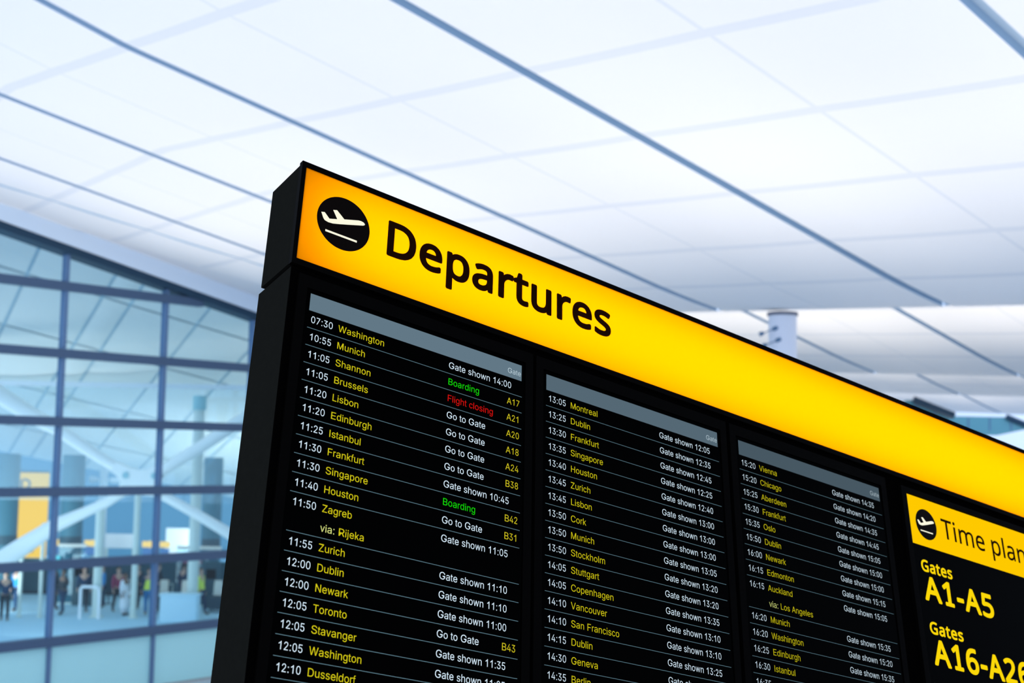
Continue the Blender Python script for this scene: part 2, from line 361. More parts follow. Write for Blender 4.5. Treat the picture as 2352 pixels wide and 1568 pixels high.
    'N': '''D730|669,364 664,288 658,254 638,191 624,163 591,113 570,92 524,56 468,28 438,18 371,5 296,0 97,0 97,714 317,714 386,710 448,696 504,674 529,660 553,643 593,604 626,556 639,530 658,470 668,401|574,361 573,392 566,447 552,496 531,536 518,554 488,584 450,607 407,624 384,630 332,636 187,637 187,77 284,77 330,79 373,85 411,95 445,109 475,127 501,148 524,174 542,204 556,237 566,275 572,316
e564|292,546 336,543 375,533 393,525 426,505 441,493 466,465 486,431 495,413 506,372 512,328 513,251 146,251 152,195 168,149 192,112 226,86 268,70 317,65 380,69 434,82 489,102 489,25 448,9 408,-1 348,-9 288,-9 241,-2 198,12 178,21 142,45 127,60 99,94 78,135 63,182 56,235 58,320 68,370 75,393 95,435 107,454 134,486 167,512 186,522 225,538 269,545|291,474 252,469 235,464 219,456 191,433 170,403 162,385 156,365 148,321 421,321 417,364 411,389 402,412 389,431 365,454 344,465 319,472
p615|340,546 372,544 402,538 429,529 455,515 478,498 499,477 518,452 533,423 545,391 553,354 558,313 560,269 553,185 541,137 523,96 512,77 486,46 471,33 439,12 402,-2 382,-6 326,-10 288,-5 266,1 219,24 197,42 173,68 167,68 173,-13 173,-240 85,-240 85,536 157,536 169,463 173,463 191,485 211,505 245,527 288,541|324,472 290,470 261,463 237,451 208,426 194,403 181,360 175,326 173,269 175,227 183,173 192,142 206,117 234,87 260,74 290,66 326,63 357,66 384,75 406,90 434,122 448,149 458,179 465,213 469,270 465,327 460,353 453,376 433,417 421,434 406,448 388,458 369,466 348,470
a561|288,545 348,540 396,526 416,515 433,502 447,486 459,468 468,446 479,395 480,365 480,0 416,0 399,76 395,76 372,49 347,27 321,11 302,2 281,-4 243,-9 199,-10 169,-6 128,7 94,29 68,59 56,85 48,115 46,149 48,175 53,198 62,220 74,239 90,257 109,272 132,286 159,297 223,313 261,318 394,323 393,376 387,412 374,438 365,448 343,462 300,473 242,471 190,457 132,433 105,499 157,522 204,536 237,542|314,259 254,254 208,243 175,227 154,206 141,179 138,164 138,134 144,109 156,90 164,82 185,70 208,63 235,61 278,65 297,70 332,87 362,112 373,128 388,167 392,189 393,262
r413|335,546 398,540 387,459 334,466 309,465 289,460 270,453 243,437 220,416 206,400 185,360 174,312 173,0 85,0 85,536 157,536 167,438 171,438 204,484 229,508 247,521 288,540
u618|533,536 533,0 461,0 448,71 444,71 417,38 391,19 352,2 308,-8 253,-9 215,-5 167,10 140,27 118,48 101,74 89,105 81,142 79,185 79,536 168,536 168,191 171,152 175,135 188,107 197,95 220,77 250,67 287,63 324,65 369,79 392,94 419,125 435,167 443,218 445,536
t361|264,62 298,64 339,73 339,6 315,-2 274,-9 235,-10 209,-6 171,4 139,24 114,55 97,98 92,156 92,468 16,468 16,510 93,545 128,659 180,659 180,536 335,536 335,468 180,468 180,158 183,128 190,104 196,94 212,78 230,68
s479|434,148 427,100 408,61 376,30 349,14 317,2 282,-5 242,-9 168,-8 110,2 52,24 52,104 101,84 145,70 191,62 243,62 280,66 295,71 319,82 328,90 342,108 348,128 349,147 344,165 334,181 316,197 277,219 184,257 128,284 95,306 71,332 60,352 53,376 51,404 53,426 65,464 90,496 106,509 147,530 171,537 223,545 284,545 329,539 371,529 423,510 393,440 346,457 297,470 259,474 213,472 185,466 155,450 142,436 135,409 138,389 144,377 153,366 173,351 227,325 334,281 372,261 392,246 415,219 426,199 432,175
i258|173,536 173,0 85,0 85,536|130,737 155,731 170,719 179,699 181,681 179,664 170,644 155,631 130,625 110,628 93,639 82,656 78,681 80,699 88,719 104,731
m935|673,546 729,541 774,525 793,514 809,499 823,482 834,462 843,439 853,382 854,349 854,0 767,0 767,345 760,400 749,428 740,440 720,458 692,468 658,472 611,467 574,452 559,441 546,427 528,392 521,372 517,349 513,296 513,0 426,0 426,345 421,395 414,415 405,433 386,453 370,462 350,468 316,472 283,469 242,456 221,441 197,410 182,369 174,318 173,0 85,0 85,536 156,536 169,463 174,463 186,481 208,503 232,521 260,534 290,542 321,546 352,545 389,540 421,531 449,516 471,496 489,471 496,456 501,456 533,496 574,524 622,540
l258|173,0 85,0 85,760 173,760
n618|343,546 402,541 427,534 470,514 488,499 503,482 515,462 525,439 532,412 537,349 537,0 450,0 450,343 449,364 443,400 430,428 421,440 398,458 368,468 330,472 277,466 255,460 236,450 220,437 207,422 197,404 181,361 174,308 173,0 85,0 85,536 156,536 169,463 174,463 202,496 218,509 246,526 288,540
T556|323,0 233,0 233,635 10,635 10,714 545,714 545,635 323,635
G728|407,377 654,377 654,27 576,6 496,-6 403,-10 333,-5 271,10 216,34 169,68 131,111 100,161 79,220 65,285 61,357 62,393 72,461 92,523 121,577 159,624 205,662 260,692 290,704 357,719 431,724 508,719 579,705 644,682 610,604 555,624 509,637 460,644 426,645 398,644 347,636 323,629 280,610 243,583 226,568 198,531 177,488 169,465 159,414 156,386 156,329 162,277 174,229 193,185 204,166 218,148 250,117 290,93 312,84 364,72 393,69 480,70 564,85 564,297 407,297
A639|545,0 459,221 176,221 91,0 0,0 279,717 360,717 638,0|352,517 318,624 287,517 206,301 432,301
1572|355,0 269,0 269,517 273,622 211,567 135,505 89,564 282,714 355,714|150,58 470,58 470,0 150,0
2572|520,0 48,0 48,73 269,297 338,372 367,413 382,440 396,483 400,513 400,548 397,565 385,595 377,608 354,628 340,635 310,646 258,648 211,641 183,631 157,617 103,581 56,640 106,677 153,700 204,716 260,724 318,721 356,714 405,693 433,673 464,635 484,589 491,534 485,480 475,446 460,413 429,364 390,316 326,249 159,84 159,80 520,80
5572|275,438 343,432 402,413 450,383 463,370 485,341 502,308 508,290 512,270 515,228 511,181 507,159 493,119 472,83 459,68 428,40 391,18 371,10 326,-3 275,-9 195,-8 129,4 74,23 63,29 63,112 118,87 184,71 249,65 283,67 314,72 341,81 366,95 395,122 415,157 424,202 424,241 414,281 395,313 366,338 326,355 276,363 205,362 124,349 80,377 107,714 465,714 465,634 182,634 165,427 221,435
6572|55,305 61,407 71,466 80,504 100,558 118,591 139,621 164,649 193,672 226,692 285,714 331,721 382,724 437,721 470,715 470,640 437,648 399,652 362,651 321,646 269,629 241,612 216,591 188,552 168,507 151,439 143,363 149,363 180,400 212,423 254,439 290,446 338,446 394,436 441,412 468,390 499,347 513,313 522,274 525,230 522,183 513,140 497,102 487,85 463,54 435,29 401,10 363,-3 321,-9 281,-9 249,-5 203,9 175,24 149,43 125,67 105,95 87,128 73,165 63,207 57,254|297,64 317,65 354,74 370,82 399,104 421,136 428,156 434,178 438,230 434,272 429,291 423,308 403,338 377,360 360,368 342,374 300,378 270,376 243,369 218,358 187,336 170,319 158,299 146,268 144,247 148,203 157,171 171,142 189,114 212,92 240,75 261,68
-322|40,229 40,307 282,307 282,229''',
}


def parse(font):
    out = {}
    for line in GLYPHS[font].split('\n'):
        parts = line[1:].split('|')
        out[line[0]] = (int(parts[0]) / 1000.0,
                        [[tuple(int(q) / 1000.0 for q in p.split(',')) for p in c.split()] for c in parts[1:]])
    out[' '] = (0.278 if font == 'S' else 0.26, [])
    return out


FONTS = {k: parse(k) for k in GLYPHS}
_tri = {}


def area(p):
    return 0.5 * sum(p[i][0] * p[(i + 1) % len(p)][1] - p[(i + 1) % len(p)][0] * p[i][1] for i in range(len(p)))


def inside(q, p):
    r = False
    for i in range(len(p)):
        (x1, y1), (x2, y2) = p[i], p[i - 1]
        if (y1 > q[1]) != (y2 > q[1]) and q[0] < (x2 - x1) * (q[1] - y1) / (y2 - y1) + x1:
            r = not r
    return r


def glyph(font, ch):
    key = (font, ch)
    if key in _tri:
        return _tri[key]
    adv, cs = FONTS[font][ch]
    vs, fs = [], []
    if cs:
        big = max(cs, key=lambda c: abs(area(c)))
        sg = 1 if area(big) > 0 else -1
        solids = [c for c in cs if area(c) * sg > 0]
        holes = [c for c in cs if area(c) * sg <= 0]
        for s in solids:
            group = [s] + [h for h in holes if inside(h[0], s)]
            flat = [q for c in group for q in c]
            tris = tessellate_polygon([[Vector((x, y, 0)) for x, y in c] for c in group])
            o = len(vs)
            vs += flat
            for t in tris:
                (x1, y1), (x2, y2), (x3, y3) = (flat[i] for i in t)
                ar = (x2 - x1) * (y3 - y1) - (x3 - x1) * (y2 - y1)
                if abs(ar) > 1e-9:
                    fs.append(tuple(o + i for i in (t if ar > 0 else t[::-1])))
    _tri[key] = (adv, vs, fs)
    return _tri[key]


def write(mb, text, font, x, z, size, y, mi=0, xs=1.0, bold=0.0, track=0.0):
    """text standing in the local x-z plane at depth y (facing -y); returns the end of the line"""
    for ch in text:
        adv, vs, fs = glyph(font, ch)
        # heavier weights: the outline is laid down again, shifted round a small circle
        shifts = [(0.0, 0.0)]
        if bold:
            shifts += [(bold * math.cos(math.pi * k / 8), bold * math.sin(math.pi * k / 8)) for k in range(16)]
        for sx, sz in (shifts if fs else []):
            mb.add([(x + (a * xs + sx) * size, y, z + (b + sz) * size) for a, b in vs], fs, mi)
        x += (adv + track) * size * xs
    return x


# ------------------------------------------------------------------ the materials of the place
M = dict(
    ceiling=mat('white_fabric', (0.86, 0.88, 0.90), 0.8, 0.1, noise=0.015, scale=0.4),
    seam=mat('shaded_fabric_seam', (0.76, 0.80, 0.85), 0.8, 0.1),  # seam strips; the soft groove shade is put into the greyer tone
    channel=mat('blue_grey_channel', (0.40, 0.54, 0.68), 0.6, 0.2),
    cove=mat('white_paint', (0.80, 0.83, 0.87), 0.7, 0.2),
    fascia=mat('shaded_blue_fascia', (0.74, 0.84, 0.94), 0.6, 0.2),  # bluish tone mostly stands in for shading on the fascia
    mullion=mat('slate_blue_metal', (0.11, 0.19, 0.33), 0.5, 0.3),
    transom=mat('dark_slate_metal', (0.065, 0.11, 0.19), 0.5, 0.3),
    far_glass=mat('distant_teal_glass', (0.10, 0.30, 0.36), 0.3, 0.4),
    top_rail=mat('dark_navy_metal', (0.012, 0.045, 0.085), 0.5, 0.3),
    glass=glazing('teal_tinted_glass', (0.77, 0.89, 0.93), 0.03),
    veil=glazing('reflection_veil', (0.93, 0.97, 0.99), 0.05, 0.09),  # pale diffuse mix that paints a reflection veil
    spandrel=mat('frosted_teal_glass', (0.44, 0.80, 0.82), 0.35, 0.4, noise=0.06, scale=0.3),
    floor=mat('pale_stone_floor', (0.50, 0.54, 0.58), 0.35, 0.4, noise=0.05, scale=0.7),
    far_floor=mat('blue_carpet', (0.42, 0.66, 0.78), 0.7, 0.2, noise=0.05, scale=0.5),
    mezzanine=mat('grey_terrazzo', (0.30, 0.31, 0.32), 0.4, 0.4, noise=0.1, scale=6),
    back_wall=mat('blue_wall', (0.17, 0.36, 0.44), 0.8, 0.1, noise=0.08, scale=0.15),
    curb=mat('grey_stone', (0.35, 0.36, 0.37), 0.7, 0.2),
    far_ceiling=mat('pale_ceiling_panel', (0.90, 0.86, 0.80), 0.8, 0.1),
    far_seam=mat('ceiling_joint', (0.55, 0.70, 0.78), 0.8, 0.1),
    white_steel=mat('white_painted_steel', (0.95, 0.95, 0.90), 0.45, 0.3),
    bolt=mat('teal_steel', (0.36, 0.62, 0.66), 0.5, 0.3),
    post=mat('pale_green_white_paint', (0.66, 0.74, 0.68), 0.5, 0.3),
    teal=mat('teal_cladding', (0.05, 0.19, 0.245), 0.45, 0.3),
    teal_dark=mat('dark_teal_band', (0.02, 0.075, 0.10), 0.45, 0.3),
    sign_yellow=glow('lit_yellow_sign_face', (1.55, 0.82, 0.12, 1), 1.0),
    sign_mark=mat('blue_grey_lettering', (0.22, 0.30, 0.36), 0.5, 0.2),
    sign_white=mat('white_panel', (0.90, 0.93, 0.96), 0.6, 0.2),
    screen_blue=glow('blue_screen', (0.16, 0.36, 0.80, 1), 0.75),
    cyan_panel=mat('turquoise_panel', (0.12, 0.62, 0.66), 0.6, 0.2),
    desk=mat('blue_grey_laminate', (0.20, 0.42, 0.52), 0.5, 0.3),
    yellow_bar=glow('lit_yellow_bar', (1.5, 0.92, 0.28, 1), 1.0),
    red=mat('red_webbing', (0.62, 0.10, 0.16), 0.6, 0.2),
    parapet=mat('pale_blue_parapet', (0.55, 0.78, 0.88), 0.5, 0.3),
    cream=mat('cream_shell', (0.90, 0.84, 0.74), 0.5, 0.3),
    dark_case=mat('dark_luggage', (0.03, 0.07, 0.10), 0.5, 0.3),
    column_white=mat('lavender_white_paint', (0.78, 0.80, 0.88), 0.5, 0.3),
    column_cap=mat('grey_cap', (0.16, 0.17, 0.22), 0.5, 0.3),
    lamp_blue=mat('blue_grey_fitting', (0.10, 0.20, 0.33), 0.5, 0.3),
    skin=mat('skin', (0.55, 0.34, 0.25), 0.6, 0.3),
    skin_dark=mat('skin_deep', (0.22, 0.12, 0.08), 0.6, 0.3),
    eye=mat('eye_dark', (0.02, 0.02, 0.03), 0.3, 0.4),
    lip=mat('lip', (0.42, 0.16, 0.14), 0.5, 0.3),
    hair_dark=mat('hair_dark', (0.02, 0.016, 0.014), 0.6, 0.3),
    hair_brown=mat('hair_brown', (0.10, 0.055, 0.03), 0.6, 0.3),
    navy=mat('navy_cloth', (0.015, 0.045, 0.10), 0.8, 0.1),
    charcoal=mat('charcoal_cloth', (0.025, 0.035, 0.045), 0.8, 0.1),
    hivis=mat('high_visibility_yellow', (0.80, 0.95, 0.12), 0.7, 0.2),
    maroon=mat('maroon_cloth', (0.32, 0.04, 0.10), 0.8, 0.1),
    white_cloth=mat('white_cloth', (0.82, 0.86, 0.92), 0.8, 0.1),
    blue_cloth=mat('bright_blue_cloth', (0.03, 0.22, 0.50), 0.8, 0.1),
    shoe=mat('black_shoe', (0.01, 0.01, 0.012), 0.5, 0.3),
    # the board
    black=mat('matt_black_metal', (0.0085, 0.0083, 0.0068), 0.8, 0.0, noise=0.15, scale=60),
    black_face=mat('black_front_panel', (0.0006, 0.0005, 0.0005), 0.5, 0.0),
    bezel=mat('black_bezel', (0.0012, 0.0010, 0.0009), 0.45, 0.005),
    glassy=mat('black_display_glass', (0.0002, 0.0002, 0.0002), 0.22, 0.004),
    reflector=mat('white_reflector', (0.55, 0.55, 0.55), 0.9, 0.0),
    acrylic=acrylic('yellow_acrylic', (1.0, 0.36, 0.0)),
    vinyl=mat('dark_brown_vinyl', (0.030, 0.008, 0.002), 0.6, 0.01),
    pictogram_black=mat('black_vinyl', (0.002, 0.0008, 0.0004), 0.6, 0.02),
    lit_cream=glow('lit_cream_symbol', rgb(255, 252, 226), 1.0),
    lit_amber=glow('lit_amber_panel', rgb(255, 201, 0), 1.0),
    lit_yellow=glow('lit_yellow_lettering', rgb(252, 216, 10), 1.0),
)


# ------------------------------------------------------------------ the departures board
# measured in the plane of its front: X along the rows, Y down from the top row of the screens, Z behind the front
B_EX = Vector((0.81280867, 0.537003, -0.22576501))
B_DOWN = Vector((-0.00158192, -0.38552279, -0.92269696))
B_BACK = Vector((-0.5825286, 0.75033323, -0.31250677))
B_T = Vector((-0.53899524, 3.41575257, 0.36313357 + CAM_Z))
FOOT = 1.30                                    # lower edge of the casing
X_END = 3.44
DECK_Z = 5.45                                  # top of the mezzanine floor

board = thing('departures_board', 'big black airport flight board with a lit yellow Departures header, tilted in the foreground', 'flight board')
base = B_T + B_DOWN * FOOT
board.matrix_world = Matrix((
    (B_EX.x, B_BACK.x, -B_DOWN.x, base.x),
    (B_EX.y, B_BACK.y, -B_DOWN.y, base.y),
    (B_EX.z, B_BACK.z, -B_DOWN.z, base.z),
    (0, 0, 0, 1)))


class BB(MB):
    """shapes in board measures (X, Y down, Z behind)"""

    def bx(self, X0, X1, Y0, Y1, Z0, Z1, mi=0):
        self.box(X0, X1, Z0, Z1, FOOT - Y1, FOOT - Y0, mi)

    def sheet(self, X0, X1, Y0, Y1, Z, mi=0):
        self.add([(X0, Z, FOOT - Y1), (X1, Z, FOOT - Y1), (X1, Z, FOOT - Y0), (X0, Z, FOOT - Y0)], [(0, 1, 2, 3)], mi)

    def poly(self, pts, Z0, Z1, mi=0):
        n = len(pts)
        vs = [(x, Z0, FOOT - y) for x, y in pts] + [(x, Z1, FOOT - y) for x, y in pts]
        self.add(vs, [tuple(range(n)), tuple(range(2 * n - 1, n - 1, -1))] +
                 [(i, n + i, n + (i + 1) % n, (i + 1) % n) for i in range(n)], mi)

    def text(self, s, font, X, Y, size, Z, mi=0, xs=1.0, bold=0.0, track=0.0):
        return write(self, s, font, X, FOOT - Y, size, Z, mi, xs, bold, track)


# header light box
m = BB()
X0, X1, Y0, Y1, D = -0.0645, X_END, -0.4465, -0.1285, 0.184
m.bx(X0, X1, Y0, Y0 + 0.012, 0.004, D)
m.bx(X0, X1, Y1 - 0.012, Y1, 0.004, D)
m.bx(X0, X0 + 0.012, Y0 + 0.012, Y1 - 0.012, 0.004, D)
m.bx(X1 - 0.012, X1, Y0 + 0.012, Y1 - 0.012, 0.004, D)
m.bx(X0 + 0.012, X1 - 0.012, Y0 + 0.012, Y1 - 0.012, D - 0.012, D)
m.build('header_casing', M['black'], board)
m = BB()
a, b, c, d = X0 + 0.0125, X1 - 0.0125, Y0 + 0.0125, Y1 - 0.0125
m.bx(a, b, c, c + 0.002, 0.003, D - 0.0125)
m.bx(a, b, d - 0.002, d, 0.003, D - 0.0125)
m.bx(a, a + 0.002, c + 0.002, d - 0.002, 0.003, D - 0.0125)
m.bx(b - 0.002, b, c + 0.002, d - 0.002, 0.003, D - 0.0125)
m.bx(a + 0.002, b - 0.002, c + 0.002, d - 0.002, D - 0.0145, D - 0.0125)
m.build('light_reflector', M['reflector'], board, 'white lining inside the header box')
m = BB()
ox0, ox1, oy0, oy1 = -0.0678, X_END + 0.003, -0.4500, -0.1215
ix0, ix1, iy0, iy1 = -0.0548, X_END - 0.012, -0.4352, -0.1392
for q in ((ox0, ox1, oy0, iy0), (ox0, ox1, iy1, oy1), (ox0, ix0, iy0, iy1), (ix1, ox1, iy0, iy1)):
    m.bx(*q, -0.005, 0.012)
m.build('header_bezel', M['bezel'], board)
m = BB()
m.sheet(ix0 - 0.003, ix1 + 0.003, iy0 - 0.003, iy1 + 0.003, 0.0)
m.build('sign_face', M['acrylic'], board, 'lit yellow sign panel')
for dz in (-0.066, 0.066):                     # two tubes behind the acrylic
    ld = bpy.data.lights.new('sign_tube_light', 'AREA')
    ld.shape = 'RECTANGLE'
    ld.size = X_END - 0.02
    ld.size_y = 0.07
    ld.energy = 3.6
    ld.color = (1.0, 0.97, 0.9)
    lo = bpy.data.objects.new('sign_tube_light', ld)
    COL.objects.link(lo)
    lo.parent = board
    lo.location = ((X_END - 0.02) / 2, 0.135, FOOT + 0.288 + dz)
    lo.rotation_euler = (-math.pi / 2, 0, 0)   # shines from the back of the box towards the sign face


def pictogram(cx, cy, r, Z, parent, k=1.0):
    """black disc with a climbing aeroplane and the runway under it"""
    m = BB()
    m.poly([(cx + r * math.cos(2 * math.pi * i / 72), cy + r * math.sin(2 * math.pi * i / 72)) for i in range(72)], Z - 0.001, Z)
    disc = m.build('pictogram_disc', M['pictogram_black'], parent, 'black round symbol')
    P = [(0.0049, -0.3107), (0.0156, -0.3136), (0.0190, -0.3105), (0.0316, -0.2985), (0.0556, -0.3061), (0.0405, -0.3308), (0.0526, -0.3347),
         (0.0775, -0.3143), (0.1220, -0.3283), (0.1300, -0.3293), (0.1380, -0.3280), (0.1432, -0.3238), (0.1420, -0.3200), (0.1372, -0.3170),
         (0.0900, -0.3015), (0.0600, -0.2920), (0.0431, -0.2872), (0.0290, -0.2860), (0.0180, -0.2883), (0.0130, -0.2935)]
    R = [(0.0229, -0.2611), (0.1222, -0.2611), (0.1222, -0.2550), (0.0229, -0.2550)]
    s = r / 0.0835
    tr = lambda pts: [(cx + (x - 0.0770) * s, cy + (y + 0.2995) * s) for x, y in pts]
    m = BB()
    pl = tr(P)
    tris = tessellate_polygon([[Vector((x, y, 0)) for x, y in pl]])
    m.add([(x, Z - 0.0016, FOOT - y) for x, y in pl], [t for t in tris])
    m.build('aeroplane_symbol', M['lit_cream'], disc, 'white climbing aeroplane')
    m = BB()
    m.poly(tr(R), Z - 0.0016, Z - 0.0011)
    m.build('runway_symbol', M['lit_cream'], disc, 'white runway bar')


pictogram(0.0770, -0.2995, 0.0835, -0.0006, board)
m = BB()
m.text('Departures', 'N', 0.2085, -0.2566, 0.1518, -0.0012, xs=1.012, bold=0.029, track=0.017)
m.build('sign_lettering', M['vinyl'], board, 'dark brown word Departures')

# body casing, with a shadow gap under the header
m = BB()
m.bx(-0.052, X_END - 0.01, -0.131, -0.112, 0.03, 0.17)
m.build('casing_neck', M['black_face'], board)
m = BB()
m.bx(-0.060, X_END, -0.1185, FOOT, 0.012, 0.204)
m.build('body_casing', M['black'], board)
m = BB()
m.bx(-0.0595, X_END - 0.0005, -0.118, FOOT - 0.001, 0.006, 0.0118)
m.build('front_panel', M['black_face'], board)

ROW = 0.05087
FS = 0.0275
SCREENS = [
    (0.0, 1.0, 'left screen, flights from 07:30 to 12:10', [
        ('07:30', 'Washington', 'Gate shown 14:00', ''), ('10:55', 'Munich', 'Boarding', 'A17'),
        ('11:05', 'Shannon', 'Flight closing', 'A21'), ('11:05', 'Brussels', 'Go to Gate', 'A20'),
        ('11:20', 'Lisbon', 'Go to Gate', 'A18'), ('11:20', 'Edinburgh', 'Go to Gate', 'A24'),
        ('11:25', 'Istanbul', 'Go to Gate', 'B38'), ('11:30', 'Frankfurt', 'Gate shown 10:45', ''),
        ('11:30', 'Singapore', 'Boarding', 'B42'), ('11:40', 'Houston', 'Go to Gate', 'B31'),
        ('11:50', 'Zagreb/Rijeka', 'Gate shown 11:05', ''), ('11:55', 'Zurich', 'Gate shown 11:10', ''),
        ('12:00', 'Dublin', 'Gate shown 11:10', ''), ('12:00', 'Newark', 'Gate shown 11:00', ''),
        ('12:05', 'Toronto', 'Go to Gate', 'B43'), ('12:05', 'Stavanger', 'Gate shown 11:35', ''),
        ('12:05', 'Washington', 'Gate shown 11:05', ''), ('12:10', 'Dusseldorf', '', '')]),
    (0.79167, 0.86, 'middle screen, flights from 13:05 to 14:35', [
        ('13:05', 'Montreal', '12:05', ''), ('13:25', 'Dublin', '12:35', ''), ('13:30', 'Frankfurt', '12:45', ''),
        ('13:35', 'Singapore', '12:25', ''), ('13:40', 'Houston', '12:40', ''), ('13:45', 'Zurich', '13:00', ''),
        ('13:45', 'Lisbon', '13:00', ''), ('13:50', 'Cork', '13:00', ''), ('13:50', 'Munich', '13:05', ''),
        ('13:50', 'Stockholm', '13:20', ''), ('14:05', 'Stuttgart', '13:20', ''), ('14:05', 'Copenhagen', '13:35', ''),
        ('14:10', 'Vancouver', '13:10', ''), ('14:10', 'San Francisco', '13:10', ''), ('14:15', 'Dublin', '13:25', ''),
        ('14:30', 'Geneva', 'Gate shown', ''), ('14:35', 'Berlin', '', '')]),
    (1.58799, 0.72, 'right screen, flights from 15:20 to 16:35', [
        ('15:20', 'Vienna', '14:35', ''), ('15:20', 'Chicago', '14:20', ''), ('15:25', 'Aberdeen', '14:35', ''),
        ('15:30', 'Frankfurt', '14:45', ''), ('15:35', 'Oslo', '15:05', ''), ('15:50', 'Dublin', '15:00', ''),
        ('16:00', 'Newark', '15:00', ''), ('16:15', 'Edmonton', '15:15', ''), ('16:15', 'Auckland/Los Angeles', '15:05', ''),
        ('16:20', 'Munich', '15:35', ''), ('16:20', 'Washington', '15:20', ''), ('16:25', 'Edinburgh', '15:35', ''),
        ('16:30', 'Istanbul', '', ''), ('16:35', '', '', '')]),
]
WHITE = rgb(214, 234, 248)
for sx, lum, lab, rows in SCREENS:
    g_time = glow('screen_white', WHITE, lum)
    g_city = glow('screen_yellow', rgb(212, 200, 24), lum)
    g_via = glow('screen_pale_yellow', rgb(212, 220, 130), lum)
    g_green = glow('screen_green', rgb(20, 214, 10), lum)
    g_red = glow('screen_red', rgb(214, 18, 14), lum)
    g_gate = glow('screen_olive_yellow', rgb(200, 186, 32), lum)
    g_line = glow('screen_line', rgb(98, 132, 146), lum * 0.9)
    g_bar = glow('screen_header_grey', rgb(98, 120, 134), lum * lum)
    g_cap = glow('screen_header_text', rgb(182, 202, 212), lum)
    m = BB()
    m.bx(sx - 0.013, sx + 0.713, -0.064, FOOT - 0.05, 0.0005, 0.0058)
    scr = m.build('flight_screen', M['glassy'], board, lab)
    m = BB()
    for q in ((sx - 0.040, sx + 0.740, -0.100, -0.064), (sx - 0.040, sx + 0.740, FOOT - 0.05, FOOT - 0.02),
              (sx - 0.040, sx - 0.013, -0.064, FOOT - 0.05), (sx + 0.713, sx + 0.740, -0.064, FOOT - 0.05)):
        m.bx(*q, -0.003, 0.0058)
    m.build('screen_bezel', M['bezel'], scr)
    m = BB()
    m.sheet(sx, sx + 0.7, -0.0508, 0.0, 0.0)
    m.build('header_bar', g_bar, scr, 'grey header bar')
    m = BB()
    m.text('Gate', 'S', sx + 0.6485, -0.0138, 0.0228, -0.0005)
    m.build('header_caption', g_cap, scr, 'pale word Gate')
    k = 0
    for tm, city, st, gate in rows:
        yb = k * ROW + 0.0345
        via = None
        if '/' in city:
            city, via = city.split('/')
        m = BB()
        m.text(tm, 'S', sx + 0.0072, yb, FS, 0.0, xs=0.985)
        m.build('departure_time', g_time, scr, 'pale departure time ' + tm)
        if city:
            m = BB()
            m.text(city, 'S', sx + 0.0900, yb, FS, 0.0)
            m.build('destination', g_city, scr, 'yellow destination ' + city)
        if st and st[0].isdigit():
            st = 'Gate shown ' + st
        if st:
            m = BB()
            m.text(st, 'S', sx + 0.4447, yb, FS, 0.0, xs=0.985)
            mt, cn = {'B': (g_green, 'green'), 'F': (g_red, 'red')}.get(st[0], (g_time, 'pale'))
            m.build('gate_status', mt, scr, cn + ' status ' + st + ' for ' + tm + ' ' + city)
        if gate:
            m = BB()
            m.text(gate, 'S', sx + 0.6485, yb, FS, 0.0, xs=0.96)
            m.build('gate_number', g_gate, scr, 'olive yellow gate number ' + gate)
        if via:
            k += 1
            m = BB()
            xe = m.text('via: ', 'S', sx + 0.0900, k * ROW + 0.0345, FS, 0.0, 0)
            m.text(via, 'S', xe, k * ROW + 0.0345, FS, 0.0, 1)
            m.build('via_line', [g_via, g_city], scr, 'line via: ' + via)
        k += 1
        m = BB()
        m.sheet(sx - 0.001, sx + 0.702, k * ROW - 0.0007, k * ROW + 0.0008, 0.0)
        m.build('divider_line', g_line, scr)

# the gate walking-time panel at the right end
PX = 2.4395
m = BB()
m.bx(PX - 0.006, X_END - 0.045, -0.072, FOOT - 0.05, 0.0005, 0.0058)
pan = m.build('time_panel', M['glassy'], board, 'black panel with yellow title strip and gate numbers')
m = BB()
for q in ((PX - 0.031, X_END - 0.02, -0.0905, -0.0705), (PX - 0.031, X_END - 0.02, FOOT - 0.05, FOOT - 0.02),
          (PX - 0.031, PX - 0.004, -0.0705, FOOT - 0.05), (X_END - 0.045, X_END - 0.02, -0.0705, FOOT - 0.05)):
    m.bx(*q, -0.008, 0.0058)
m.build('panel_bezel', M['bezel'], pan)
m = BB()
m.sheet(PX - 0.002, X_END - 0.047, -0.0685, 0.1180, 0.0)
strip = m.build('title_strip', M['lit_amber'], pan, 'lit yellow title strip')
pictogram(2.5366, 0.0308, 0.0580, -0.0004, pan)
m = BB()
m.text('Time planner', 'N', 2.6258, 0.0612, 0.1040, -0.0010, xs=1.07, bold=0.009, track=0.006)
m.build('panel_lettering', M['vinyl'], pan, 'dark brown words Time planner')
m = BB()
m.text('Gates', 'N', 2.4755, 0.2135, 0.0570, 0.0, xs=1.08, bold=0.032, track=0.045)
m.text('A1-A5', 'N', 2.4805, 0.3178, 0.1165, 0.0, xs=1.16, bold=0.033, track=0.05)
m.build('gate_lettering', M['lit_yellow'], pan, 'yellow words Gates A1-A5')
m = BB()
m.text('Gates', 'N', 2.4775, 0.4390, 0.0570, 0.0, xs=1.15, bold=0.032, track=0.045)
m.text('A16-A26', 'N', 2.4855, 0.5460, 0.1180, 0.0, xs=1.12, bold=0.033, track=0.05)
m.build('gate_lettering', M['lit_yellow'], pan, 'yellow words Gates A16-A26')

